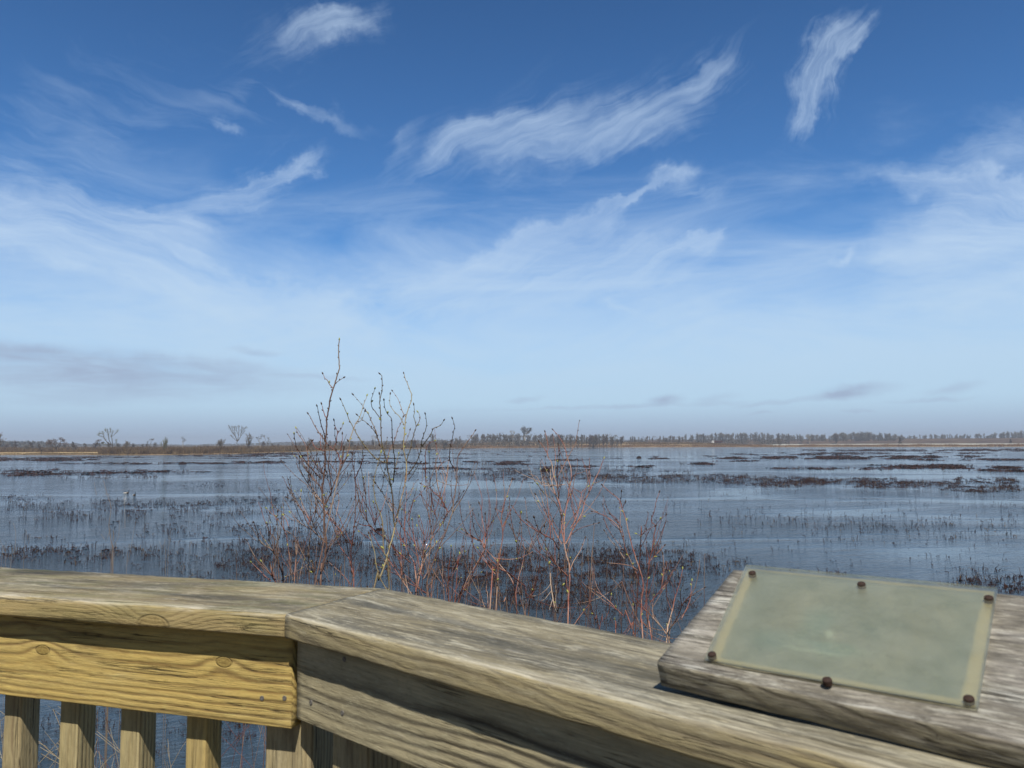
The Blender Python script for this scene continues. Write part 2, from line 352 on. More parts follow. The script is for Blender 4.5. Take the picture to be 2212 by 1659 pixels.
def frame(origin, ex, ey, ez):
    M = Matrix.Identity(4)
    for i, e in enumerate((ex, ey, ez)):
        for k in range(3): M[k][i] = e[k]
    for k in range(3): M[k][3] = origin[k]
    return M
# ------------------------------------------------------------------ railing
RAILZ = CAMZ-.35; CT = .050; CW = .315
aL, aR = math.radians(-16.9), math.radians(-41.3)
dL = Vector((math.cos(aL), math.sin(aL), 0)); nL = Vector((-math.sin(aL), math.cos(aL), 0))
dR = Vector((math.cos(aR), math.sin(aR), 0)); nR = Vector((-math.sin(aR), math.cos(aR), 0))
UP = Vector((0, 0, 1))
C0 = at_z(614, 1326, RAILZ)                        # front corner of the mitre
mh = math.tan((aL-aR)/2)                           # mitre: x offset per width
railing = empty('railing', (C0.x, C0.y, RAILZ-1.02))
tag(railing, 'weathered wooden boardwalk railing with wide cap boards, face boards and square balusters', 'railing')
bpy.context.view_layer.update()
OH = .040; BT = .038
def s_at(px, py, o_, d, n): return (at_plane(px, py, o_, n)-o_).dot(d)
LL = 2.6; LR = 3.0; BLn = 2.4; aCOR = None
kcap = LL+s_at(330, 1348, C0, dL, nL)
def tp(px, py):
    q = at_z(px, py, RAILZ)-C0; return q
def stL(px, py): q = tp(px, py); return (q.dot(dL)+LL, q.dot(nL))
def stR(px, py): q = tp(px, py); return (q.dot(dR), q.dot(nR))
wcL = wood('cap_wood_left', (.10, -.30), .02, .0075, (.56, .43, .19), (.27, .18, .07), (.32, .30, .23), .18, .2, seed=1.0, ringamt=.6,
           knots=((kcap, 0.0, -.044, .040),), stains=((*stL(90, 1236), .20, .05, .85), (*stL(470, 1290), .22, .03, .6), (*stL(260, 1262), .25, .04, .5)), green=.25, edgepale=.75)
wcR = wood('cap_wood_right', (.17, -.09), .055, .0085, (.50, .41, .21), (.20, .15, .08), (.37, .35, .275), .45, .25, seed=4.0, ringamt=.9, edgepale=.5, stains=((*stR(1330, 1440), .16, .05, .75), (*stR(1050, 1380), .2, .03, .5), (*stR(820, 1310), .12, .03, .5)))
LL = 2.6; LR = 3.0
capL = board('cap_board', LL, CW, CT, wcL, railing, frame(C0-dL*LL, dL, nL, UP), 0, mh, r=.007, wear=.002, seed=1)
capR = board('cap_board', LR, CW, CT, wcR, railing, frame(C0+dR*.003, dR, nR, UP), -mh, 0, r=.006, wear=.0022, seed=5)
# face boards (2x8) under the cap, set back by the overhang
BH = .194; BHR = .170
zt = RAILZ-CT
def isect(p, d, q, e):   # 2-D line intersection
    den = d.x*e.y-d.y*e.x; s = ((q.x-p.x)*e.y-(q.y-p.y)*e.x)/den; return p+d*s
fL = C0+nL*OH; fR = C0+nR*(OH-.004)
corner = isect(fL, dL, fR, dR); corner.z = zt-.001
wbL = wood('face_wood_left', (.12, .03), .008, .013, (.80, .58, .18), (.30, .18, .05), (.40, .35, .20), .30, .10, seed=2.0, ringamt=1.0, topz=False,
           knots=tuple((BLn+(at_plane(a_, b_, fL, nL)-corner).dot(dL), .0, at_plane(a_, b_, fL, nL).z-corner.z, .020) for a_, b_ in ((95, 1405), (487, 1431))), warp=.014, kdark=.55)
wbR = wood('face_wood_right', (.105, -.03), -.018, .0125, (.70, .60, .36), (.09, .07, .04), (.33, .31, .24), .42, .15, seed=6.0, ringamt=1.15, topz=False, warp=.016)
BLn = 2.4
# in board space: x along, y = thickness (towards the water), z down the face
faceL = board('face_board', BLn, BT, BH, wbL, railing, frame(corner-dL*(BLn+.004), dL, nL, UP), 0, 0, r=.003, wear=.0012, seed=8)
faceR = board('face_board', 2.7, BT, BHR, wbR, railing, frame(corner+dR*.013, dR, nR, UP), 0, 0, r=.003, wear=.0012, seed=9)
# posts
wp = wood('post_wood', (.03, .12), .01, .011, (.58, .47, .25), (.22, .15, .07), (.38, .35, .26), .3, .0, seed=9.0, ringamt=.8, topz=False)
def vert(name, base, d, n, w, dep, top, bot, mat, seed):
    # x runs along the length: down; y along d, z along -n
    M = frame(Vector((base.x, base.y, top)), Vector((0, 0, -1)), d, -n)
    return board(name, top-bot, w, dep, mat, railing, M, 0, 0, r=.004, wear=.0009, nst=30, seed=seed)
fz = zt-.12
bl = fL+nL*(BT+.001)
def along(px, line0, d, n, py=1600):    # distance along a vertical face plane where picture column px meets it
    p = at_plane(px, py, line0, n); return (p-line0).dot(d)
DECKZ = RAILZ-1.02
s0 = along(573, bl, dL, nL)
vert('post', bl+dL*s0, dL, nL, .115, .115, zt-.003, DECKZ-.5, wp, 3)
bR_ = fR+nR*(BT+.001)
s1 = along(717, bR_, dR, nR, 1640)
vert('post', bR_+dR*s1, dR, nR, .115, .115, zt-.003, DECKZ-.5, wp, 4)
# balusters
bal_m = [wood('baluster_wood_%s' % nm, (.0, .05+.02*i), .006, .009, lt, dk_, (.36, .33, .24), .22, 0.0, seed=11.0+i*2.3, ringamt=.85, topz=False)
         for i, (nm, lt, dk_) in enumerate((('pale', (.64, .52, .25), (.30, .22, .10)), ('yellow', (.70, .52, .19), (.32, .22, .08)), ('brown', (.56, .45, .23), (.26, .18, .09))))]
cols = [5, 127, 258, 401]; ss = [along(c, bl, dL, nL) for c in cols]
pitch_ = (ss[-1]-ss[0])/3
ss = [ss[0]-pitch_*k for k in range(5, 0, -1)]+ss
for i, s in enumerate(ss):
    vert('baluster', bl+dL*s, dL, nL,   .055, .055, zt-.02, DECKZ-.1, bal_m[[2, 0, 0, 1, 0, 2, 0, 0, 1][i % 9]], 20+i)
for i in range(14):
    s = s1+.115+.095+i*pitch_*1.0
    vert('baluster', bR_+dR*s, dR, nR,   .055, .055, zt-.02, DECKZ-.1, bal_m[i % 3], 40+i)
# lower rails, just above the deck
board('bottom_rail', BLn, BT, .089, wp, railing, frame(Vector((corner.x, corner.y, DECKZ+.18))-dL*(BLn+.004), dL, nL, UP), r=.003, seed=60, nst=30)
board('bottom_rail', 2.7, BT, .089, wp, railing, frame(Vector((corner.x, corner.y, DECKZ+.18))+dR*.013, dR, nR, UP), r=.003, seed=61, nst=30)
# screws with a cross recess
steel = simple('screw_steel', (.20, .19, .17), (.10, .09, .08), 300, .5, .5)
rust = simple('rusty_screw', (.055, .028, .018), (.025, .016, .013), 260, .75, .3)
def screw_mesh(name, R, H, mat, dome=False):
    V = []; Q = []; n = 20
    prof = [(R, -.004), (R, H*.35), (R*.93, H*.8), (R*.6, H), (R*.28, H*(1.25 if dome else 1.0))] 
    for (q, z) in prof:
        for k in range(n): V.append((math.cos(2*PI*k/n)*q, math.sin(2*PI*k/n)*q, z))
    for i in range(len(prof)-1):
        for k in range(n): Q.append((i*n+k, i*n+(k+1) % n, (i+1)*n+(k+1) % n, (i+1)*n+k))
    V.append((0, 0, prof[-1][1]*(.4 if not dome else .9))); c = len(V)-1; b = (len(prof)-1)*n
    for k in range(n): Q.append((b+k, b+(k+1) % n, c))
    for a in (0, PI/2):       # raised rims of the recess read as a cross
        for sgn in (-1, 1):
            d = Vector((math.cos(a), math.sin(a), 0)); e = Vector((-d.y, d.x, 0)); o_ = len(V)
            for (f, g) in ((.25, -.09), (.62, -.09), (.62, .09), (.25, .09)): V.append(tuple(d*sgn*R*f+e*R*g+Vector((0, 0, H*1.05))))
            Q.append((o_, o_+1, o_+2, o_+3))
    return mesh_py(name, V, Q, mat, smooth=False)
sm = screw_mesh('screw', .0052, .0012, steel)
def screw_on(px, py, o_, n, par, me, off=.0004):
    p = at_plane(px, py, o_, n); q = p-n*off
    s = obj('screw', me, par)
    z = -n; x = UP.cross(z).normalized() if abs(z.z) < .9 else Vector((1, 0, 0)); y = z.cross(x)
    a = random.random()*PI; x2 = x*math.cos(a)+y*math.sin(a); y2 = -x*math.sin(a)+y*math.cos(a)
    bpy.context.view_layer.update()
    s.matrix_world = frame(q, x2, y2, z)
for (px, py) in ((566, 1508), (615, 1508)): screw_on(px, py, fL, nL, faceL, sm)
for (px, py) in ((672, 1517), (740, 1540), (744, 1424)): screw_on(px, py, fR, nR, faceR, sm)
# ------------------------------------------------------------------ sign on the cap
O = Vector((.1931, 1.0923, CAMZ-.3104)); yaw = math.radians(-37.75); tl = math.radians(20.6)
e1 = Vector((math.cos(yaw), math.sin(yaw), 0)); gg = Vector((-math.sin(yaw), math.cos(yaw), 0))
e2 = gg*math.cos(tl)+UP*math.sin(tl); en = e1.cross(e2)
sign = empty('sign', tuple(O-UP*(O.z-RAILZ))); tag(sign, 'tilted wooden sign board with faded clear covered plaque resting on the railing cap', 'sign')
bpy.context.view_layer.update()
ws = wood('sign_board_wood', (.22, -.10), .05, .0062, (.36, .32, .21), (.09, .07, .045), (.46, .43, .38), .5, .50, seed=14.0, ringamt=.95, mold=.55, bump=1.0)
def q2(x, y):
    p = at_plane(x, y, O, en)-O; return (p.dot(e1), p.dot(e2))
ql = q2(1421, 1427); qb = q2(1589, 1226)
SW = .285
th = .0395
sb = board('sign_board', .75, SW, th, ws, sign, frame(O, e1, e2, en), r=.005, wear=.0022, seed=30, nst=60,
      quad=[(ql[0], ql[1]-.004), (.78, -.030), (.78, SW+.013), (qb[0], SW)])
# wedge supports under the raised back
wdm = wood('wedge_wood', (.05, -.1), .02, .008, grey=(.36, .33, .27), greyamt=.5, seed=17.0)
for sx in (.06, .62):
    base = O+e1*sx; base.z = RAILZ+.0005
    w_ = .21; hh = math.tan(tl)*w_
    V = [(0, .06, 0), (.04, .06, 0), (.04, w_, 0), (0, w_, 0), (0, .06, .016), (.04, .06, .016), (.04, w_, hh-.004), (0, w_, hh-.004)]
    Fq = [(3, 2, 1, 0), (4, 5, 6, 7), (0, 1, 5, 4), (1, 2, 6, 5), (2, 3, 7, 6), (3, 0, 4, 7)]
    o = obj('wedge', mesh_py('wedge', V, Fq, wdm), sign); o.matrix_world = frame(base, e1, gg, UP)
# plaque: printed panel, and a thick clear acrylic cover over it
pc = [q2(1523, 1432), q2(2114, 1540), q2(2156, 1280), q2(1613, 1229)]
def slab(name, c, z0, z1, mat, par, bev=.002, hold=None):
    cx_ = sum(p[0] for p in c)/4; cy_ = sum(p[1] for p in c)/4
    ins = lambda p, k: (p[0]-math.copysign(k, p[0]-cx_), p[1]-math.copysign(k, p[1]-cy_))
    V = [(*p, z0) for p in c]+[(*p, z1-bev) for p in c]+[(*ins(p, bev), z1) for p in c]
    Fq = [(3, 2, 1, 0)]+[(i, (i+1) % 4, 4+(i+1) % 4, 4+i) for i in range(4)]+[(4+i, 4+(i+1) % 4, 8+(i+1) % 4, 8+i) for i in range(4)]+[(8, 9, 10, 11)]
    o = obj(name, mesh_py(name, V, Fq, mat), par); o.matrix_world = frame(O, e1, e2, en); return o
m, t, b = material('faded_print', .6, .3)
P = t.new('ShaderNodeTexCoord').outputs['Object']; px_, py_, pz_ = t.xyz(P)
pmx = (pc[0][0]+pc[1][0]+pc[2][0]+pc[3][0])/4; pmy = (pc[0][1]+pc[2][1])/2
wob = t.m('MULTIPLY', t.m('SUBTRACT', t.noise(P, 14, 3), .5), .010)
lft = t.m('SUBTRACT', px_, t.m('MULTIPLY_ADD', t.m('SUBTRACT', py_, pc[0][1]), (pc[3][0]-pc[0][0])/(pc[3][1]-pc[0][1]), pc[0][0]))
rgt = t.m('SUBTRACT', (pc[1][0]+pc[2][0])/2, px_)
ex = t.mr(t.m('SUBTRACT', t.m('MINIMUM', lft, rgt), wob), .0185, .0155)
ey = t.mr(t.m('ADD', t.m('ABSOLUTE', t.m('SUBTRACT', py_, pmy)), wob), .118, .1205)
edge = t.m('MAXIMUM', ex, ey)
n1 = t.mr(t.noise(P, 9, 4, .6), .35, .65); n2 = t.mr(t.noise(P, 24, 5, .6), .35, .7)
base = t.mix(n1, (.20, .205, .14), (.155, .19, .155)); base = t.mix(t.m('MULTIPLY', n2, .3), base, (.26, .25, .17))
def pb(x, y, rx, ry, ang=0.0):   # soft printed patch
    u, v = q2(x, y); q = t.map(t.vm('ADD', P, t.vm('SCALE', t.vm('SUBTRACT', t.noise(P, 30, 3, col=True), (.5, .5, .5)), scale=.02)), (u, v, 0), (0, 0, ang), (rx, ry, 1), 'TEXTURE')
    return t.mr(t.vm('LENGTH', t.vm('MULTIPLY', q, (1, 1, 0))), 1.1, .3, 0, 1, True)
base = t.mix(t.m('MULTIPLY', pb(1690, 1385, .055, .032), .6), base, (.17, .25, .23))
base = t.mix(t.m('MULTIPLY', pb(1765, 1345, .03, .05), .55), base, (.19, .29, .28))
base = t.mix(t.m('MULTIPLY', pb(1800, 1405, .05, .018), .75), base, (.19, .29, .27))
base = t.mix(t.m('MULTIPLY', pb(1765, 1412, .060, .0045, .02), .55), base, (.42, .50, .45))
base = t.mix(t.m('MULTIPLY', pb(1790, 1375, .007, .012), .6), base, (.6, .7, .65))
dk1 = t.m('MAXIMUM', t.mr(t.m('ABSOLUTE', t.m('SUBTRACT', px_, pmx+.002)), .105, .136), t.mr(t.m('ABSOLUTE', t.m('SUBTRACT', py_, pmy)), .078, .105))
base = t.mix(t.m('MULTIPLY', dk1, .45), base, (.20, .23, .19))
base = t.mix(edge, base, (.48, .41, .24))
base = t.mix(t.mr(t.noise(P, 120, 4, .7), .62, .72, 0, .4), base, (.5, .5, .42))
t.put(b.inputs['Base Color'], base)
m_print = m
pin = [(p[0]-math.copysign(.004, p[0]-pmx), p[1]-math.copysign(.004, p[1]-pmy)) for p in pc]
panel = slab('plaque', pin, .0015, .0035, m_print, sign, .0005)
tag(panel, 'faded grey green printed panel with cream border')
m, t, b = material('acrylic_cover', .32, .5)
b.inputs['Base Color'].default_value = (.93, .93, .80, 1)
b.inputs['IOR'].default_value = 1.49
P = t.new('ShaderNodeTexCoord').outputs['Object']
tr = t.new('ShaderNodeBsdfTransparent'); tr.inputs[0].default_value = (.95, .95, .86, 1)
df = t.new('ShaderNodeBsdfDiffuse'); t.put(df.inputs[0], t.mix(t.mr(t.noise(P, 16, 4), .3, .7), (.50, .50, .38), (.40, .43, .36)))
gl = t.new('ShaderNodeBsdfGlossy'); gl.inputs['Roughness'].default_value = .28; gl.inputs[0].default_value = (1, 1, 1, 1)
mx = t.new('ShaderNodeMixShader'); t.put(mx.inputs[0], t.mr(t.noise(P, 22, 5, .65), .3, .75, .04, .22)); t.l.new(tr.outputs[0], mx.inputs[1]); t.l.new(df.outputs[0], mx.inputs[2])
fr = t.new('ShaderNodeFresnel'); fr.inputs[0].default_value = 1.45
mx2 = t.new('ShaderNodeMixShader'); t.put(mx2.inputs[0], t.m('MULTIPLY', fr.outputs[0], .6)); t.l.new(mx.outputs[0], mx2.inputs[1]); t.l.new(gl.outputs[0], mx2.inputs[2])
outn = [n for n in m.node_tree.nodes if n.type == 'OUTPUT_MATERIAL'][0]; t.l.new(mx2.outputs[0], outn.inputs[0])
cover = slab('clear_cover', pc, .0040, .0085, m, sign, .0012)
tag(cover, 'yellowed scratched clear cover')
# faint lettering on the panel
ink = simple('faded_ink', (.31, .35, .28), (.35, .38, .31), 90, .8)
for body, (tx, ty), size in (('COUNCIL', (1790, 1409), .0115), ('1991', (1846, 1452), .009)):
    cu = bpy.data.curves.new('lettering', 'FONT'); cu.body = body; cu.size = size*1.4; cu.extrude = .00005; cu.resolution_u = 2
    to = bpy.data.objects.new('lettering_tmp', cu); COL.objects.link(to); bpy.context.view_layer.update()
    me = bpy.data.meshes.new_from_object(to.evaluated_get(bpy.context.evaluated_depsgraph_get())); bpy.data.objects.remove(to)
    me.materials.clear(); me.materials.append(ink)
    u, v = q2(tx, ty); lo_ = obj('lettering', me, panel); lo_.matrix_world = frame(O+e1*u+e2*v+en*.00375, e1, e2, en)
smr = screw_mesh('sign_screw', .0058, .0030, rust, True)
for (px, py) in ((1625, 1236), (1861, 1260), (2136, 1290), (1538, 1412), (1787, 1468), (2093, 1508)):
    p = at_plane(px, py+3, O+en*.0085, en); s = obj('screw', smr, sign); s.matrix_world = frame(p, e1, e2, en)
# ------------------------------------------------------------------ deck under the railing
deck = empty('boardwalk', (0, .6, DECKZ)); tag(deck, 'grey plank deck of the overlook inside the wooden railing', 'boardwalk')
bpy.context.view_layer.update()
wd = wood('deck_wood', (.06, -.1), .02, .008, (.16, .13, .09), (.07, .055, .04), (.12, .11, .09), .8, -.1, seed=21.0)
for i in range(16):
    y0 = 1.75-i*.146
    xr = min(3.2, (1.75-y0)*1.19+.02)
    p0 = Vector((-2.6, y0+.26, DECKZ)); LN = 2.6+xr
    board('plank', LN, .14, .036, wd, deck, frame(p0, dL, nL, UP), r=.004, wear=.0008, nst=16, seed=70+i)
# ------------------------------------------------------------------ water
m, t, b = material('water', .055, .5)
b.inputs['IOR'].default_value = 1.333; b.inputs['Specular IOR Level'].default_value = .5
Pw = t.new('ShaderNodeNewGeometry').outputs['Position']
ruf = t.mr(t.noise(t.vm('MULTIPLY', Pw, (.022, .05, 1)), 1.0, 4, .6, .6), .40, .60)                      # calm and ruffled patches
q = t.map(Pw, rot=(0, 0, math.radians(-24)))
h1 = t.noise(t.vm('MULTIPLY', q, (3.4, 8.5, 1)), 1.0, 4, .6, .9)
h2 = t.noise(t.vm('MULTIPLY', q, (.75, 1.7, 1)), 1.0, 3, .55, .8)
h3 = t.noise(t.vm('MULTIPLY', Pw, (.25, .7, 1)), 1.0, 2, .5)
h = t.m('ADD', t.m('MULTIPLY', h1, .085), t.m('ADD', t.m('MULTIPLY', h2, .17), t.m('MULTIPLY', t.noise(t.vm('MULTIPLY', q, (.30, .75, 1)), 1.0, 3, .6, .6), .28)))
h = t.m('MULTIPLY', h, t.m('MULTIPLY_ADD', ruf, .86, .14))
nearcalm = t.mr(t.vm('LENGTH', Pw), 14, 24, .45, 1.0)
h = t.m('MULTIPLY', h, nearcalm)
bn = t.new('ShaderNodeBump'); bn.inputs['Strength'].default_value = 1.0; bn.inputs['Distance'].default_value = WAVE
t.put(bn.inputs['Height'], h); t.put(b.inputs['Normal'], bn.outputs[0])
t.put(b.inputs['Base Color'], t.mix(t.mr(t.noise(t.vm('MULTIPLY', Pw, (.1, .1, 1)), 1.0, 3), .35, .65), (.030, .050, .068), (.040, .060, .078)))
NR, NA = 34, 72
V = [(0, 0, 0)]; Fq = []
rs = [6*(1.2**i) for i in range(NR)]; rs = [r for r in rs if r < 2300]+[2300]
for r in rs:
    for k in range(NA): a = 2*PI*k/NA; V.append((r*math.sin(a), r*math.cos(a), 0))
for k in range(NA): Fq.append((0, 1+(k+1) % NA, 1+k))
for i in range(len(rs)-1):
    for k in range(NA):
        a = 1+i*NA+k; b_ = 1+i*NA+(k+1) % NA; Fq.append((a, b_, b_+NA, a+NA))
water = obj('water', mesh_py('water', V, Fq, m, smooth=True)); tag(water, kind='structure')
# ------------------------------------------------------------------ ground: one sheet, bed of the marsh, home bank, far banks
def lerp(a, b, f): return a+(b-a)*f
def interp(x, pts):
    if x <= pts[0][0]: return pts[0][1]
    for (x0, y0), (x1, y1) in zip(pts, pts[1:]):
        if x <= x1: return lerp(y0, y1, (x-x0)/(x1-x0))
    return pts[-1][1]
def az_of(px):
    r = ray(px, 961-11*px/2212); return math.atan2(r.x, r.y)
SH = [(az_of(p), math.hypot(*at_z(p, y, 0).xy)) for p, y in ((-900, 985), (0, 983), (300, 983), (500, 981), (620, 976.5), (780, 971.5), (900, 969), (1100, 967.6), (1300, 966.3), (1700, 965.6), (2212, 964.6), (3000, 961))]
def shore(a): return interp(a, SH)+10*noise.noise(Vector((a*9, 0, 3)))+4*noise.noise(Vector((a*40, 5, 3)))
LV = [(az_of(p), h) for p, h in ((-500, .6), (600, .7), (780, .9), (960, 4.2), (1100, 6.2), (1300, 6.0), (1500, 4.4), (1650, 1.2), (1800, .6), (2300, .6))]
def gz(x, y):
    d = math.hypot(x, y); a = math.atan2(x, y)
    if y < 11:     # home bank, the overlook stands on it
        s = y+.12*abs(x)*0
        hb = interp(s, [(-60, 4.2), (1.0, 4.2), (2.2, 3.9), (3.2, 3.1), (4.5, 2.3), (6.5, 1.1), (8.5, .05), (11, -.8)])
        side = interp(d, [(60, 0), (140, 1)])
        return hb*(1-side)+(-.8)*side*(1 if y > -40 else 0)+(4.2*side if y <= -40 else 0)+.12*noise.noise(Vector((x*.8, y*.8, 0)))
    if abs(a) > 1.35: return -.8
    s = d-shore(a)
    if s < -40: return -.8
    if s < 0: return lerp(-.8, 0.02, (s+40)/40)
    hl = interp(a, LV)
    z = interp(s, [(0, .02), (6, .45), (30, .6), (60, hl*.55+.2), (95, hl), (118, hl), (150, .8), (1000, 1.0), (3000, 1.2)])
    return z+.10*noise.noise(Vector((x*.03, y*.03, 1)))
m, t, b = material('ground_soil', .95, .1)
Pw = t.new('ShaderNodeNewGeometry').outputs['Position']; X, Y, Z = t.xyz(Pw)
dist = t.vm('LENGTH', Pw)
n1 = t.noise(t.vm('MULTIPLY', Pw, (.03, .03, .8)), 1.0, 6, .62, .3)
n2 = t.noise(t.vm('MULTIPLY', Pw, (.006, .02, 1.6)), 1.0, 4, .6)
c = t.ramp(n1, [(.32, (.10, .062, .032)), (.46, (.19, .125, .062)), (.56, (.30, .21, .11)), (.7, (.17, .115, .055))])
c = t.mix(t.mr(n2, .45, .6, 0, .65), c, (.38, .28, .15))
c = t.mix(t.mr(t.noise(Pw, .9, 5, .7), .4, .7, 0, .5), c, (.07, .05, .03))
c = t.mix(t.mr(dist, 900, 1100, 0, .85), c, (.075, .058, .042))
c = t.mix(t.mr(dist, 60, 20, 0, .8), c, (.05, .04, .025))
t.put(b.inputs['Base Color'], c)
rs = [0.5, 1.2, 2, 3, 4, 5, 6, 7, 8, 9, 10, 11.5, 14, 20, 30, 60, 120, 200, 260, 300]
r = 320
while r < 1150: rs.append(r); r += 7
while r < 3350: rs.append(r); r *= 1.03
rs.append(3350)
angs = []
a = -PI
while a < PI-1e-6:
    angs.append(a); a += (math.radians(.6) if abs(a) < .85 else math.radians(4))
V = [(0, 0, gz(0, 0))]; Fq = []; n = len(angs)
for r in rs:
    for a in angs: x, y = r*math.sin(a), r*math.cos(a); V.append((x, y, gz(x, y)))
for k in range(n): Fq.append((0, 1+(k+1) % n, 1+k))
for i in range(len(rs)-1):
    for k in range(n):
        p = 1+i*n+k; q_ = 1+i*n+(k+1) % n; Fq.append((p, q_, q_+n, p+n))
ground = obj('ground', mesh_py('ground', V, Fq, m, smooth=True)); tag(ground, kind='structure')
# ------------------------------------------------------------------ pale and tan strips of land behind the far water
def strip(name, x0, x1, d0, d1, h, mat, n=60, wob=12, pts=None, seed=0):
    """low raised sheet between two distances, over a range of directions"""
    V = []; Fq = []
    for i in range(n+1):
        a = lerp(az_of(x0), az_of(x1), i/n); e = min(1, 6*i/n, 6*(n-i)/n)
        dd0 = (d0(a) if callable(d0) else d0)+wob*noise.noise(Vector((a*14, seed, 0))); dd1 = (d1(a) if callable(d1) else d1)+wob*noise.noise(Vector((a*11, seed, 4)))
        md = (dd0+dd1)/2; dd0 = lerp(md, dd0, e); dd1 = lerp(md, dd1, e)
        for f, z in ((0, .0), (.08, 1), (.5, 1.05), (.92, 1), (1, 0)):
            d = lerp(dd0, dd1, f); x, y = d*math.sin(a), d*math.cos(a)
            V.append((x, y, gz(x, y)-.1+(h+.1)*z))
    for i in range(n):
        for k in range(4): p = i*5+k; Fq.append((p, p+5, p+6, p+1))
    o = obj(name, mesh_py(name, V, Fq, mat, smooth=True)); tag(o, kind='structure'); return o
sand = simple('pale_mud', (.50, .50, .44), (.36, .35, .28), .02, .9, .1, (1, 3, 1), 'World')
tanf = simple('tan_grass', (.48, .36, .19), (.30, .21, .10), .05, .95, .1, (1, 3, 1), 'World')
darkf = simple('dark_field', (.060, .040, .034), (.11, .075, .05), .02, .95, .1, (1, 3, 1), 'World')
strip('dry_field', -250, 560, lambda a: shore(a)+28, lambda a: shore(a)+95, .55, tanf, seed=1)
strip('mudflat', 1560, 2700, lambda a: shore(a)+110, lambda a: shore(a)+420, .5, sand, seed=3)
strip('dark_field', 1480, 2800, 1260, 1420, 4.4, darkf, seed=4)
strip('levee', 1400, 2800, 1480, 1560, 7.6, darkf, seed=5, wob=4)
# ------------------------------------------------------------------ tufts of blades: reeds and brush along the far shore
def blades(name, P, H, Wd, mat, lean=.25, per=5, seed=0, mi=None):
    """many small triangular blades; P base points (n,3), H heights, Wd widths"""
    g = np.random.default_rng(seed); n = len(P)
    P = np.repeat(P, per, 0); Hh = np.repeat(H, per)*g.uniform(.5, 1.1, n*per); w = np.repeat(Wd, per)
    a = g.uniform(0, 2*np.pi, n*per); off = np.stack([g.normal(0, .8, n*per)*w*1.6, g.normal(0, .8, n*per)*w*1.6, np.zeros(n*per)], 1)
    B = P+off; d = np.stack([np.cos(a), np.sin(a), np.zeros_like(a)], 1)
    ln = np.stack([g.normal(0, lean, n*per), g.normal(0, lean, n*per), np.ones(n*per)], 1)*Hh[:, None]
    v0 = B-d*w[:, None]*.5; v1 = B+d*w[:, None]*.5; v2 = B+ln*.6+d*w[:, None]*.35; v3 = B+ln
    V = np.stack([v0, v1, v2, v3], 1).reshape(-1, 3)
    Fc = np.arange(len(V)).reshape(-1, 4)
    return mesh_np(name, V, Fc, mat, smooth=False)
def brushmat(name, c1, c2, c3):
    m, t, b = material(name, .95, .05); Pw = t.new('ShaderNodeNewGeometry').outputs['Position']
    X, Y, Z = t.xyz(Pw); n = t.noise(t.vm('MULTIPLY', Pw, (.12, .12, .1)), 1.0, 4, .65); n2 = t.noise(Pw, 2.2, 2)
    c = t.ramp(n, [(.3, c1), (.5, c2), (.68, c3)]); t.put(b.inputs['Base Color'], t.mix(t.mr(n2, .3, .7, 0, .6), c, tuple(v*.45 for v in c1)))
    return m
def bank(name, x0, x1, s0, s1, n, h, w, mat, seed, label=None, kind='stuff', per=5, clump=.5):
    g = np.random.default_rng(seed); P = []; H = []
    while len(P) < n:
        px = g.uniform(x0, x1); a = az_of(px); s = g.uniform(s0, s1); d = shore(a)+s
        x, y = d*math.sin(a), d*math.cos(a)
        f = noise.noise(Vector((x*.045, y*.045, seed)))+.5*noise.noise(Vector((x*.16, y*.1, seed)))
        if g.uniform(-1, 1)*clump > f+.25: continue
        P.append((x, y, gz(x, y)-.05)); H.append(h*(.65+.7*max(0, f+.35)))
    o = obj(name, blades(name, np.array(P), np.array(H), np.full(len(P), w), mat, seed=seed, per=per)); tag(o, kind=kind); return o
mb = brushmat('brush', (.085, .050, .030), (.17, .115, .062), (.27, .20, .115))
mr_ = brushmat('reeds', (.16, .085, .05), (.30, .19, .11), (.40, .29, .17))
mg_ = brushmat('bank_grass', (.16, .11, .055), (.27, .20, .10), (.36, .27, .14))
bank('shore_brush', 215, 1010, 2, 70, 7500, 3.0, .34, mb, 1)
bank('shore_brush', -260, 215, 45, 110, 2600, 1.9, .34, mb, 2)
bank('shore_brush', -260, 1000, 90, 420, 6500, 3.4, .6, mb, 12, per=4, clump=.9)
bank('shore_reeds', -260, 300, 1, 26, 1500, .8, .25, mg_, 3)
bank('shore_reeds', 980, 1330, 1, 34, 3400, 2.1, .34, mr_, 4)
bank('shore_reeds', 1300, 2400, 1, 36, 5600, 2.0, .34, mr_, 5)
bank('bank_grass', 940, 1640, 40, 112, 5200, .8, .4, mb, 6, per=4)
bank('shore_brush', 990, 1600, 62, 80, 1700, 1.2, .5, mb, 7, per=4)
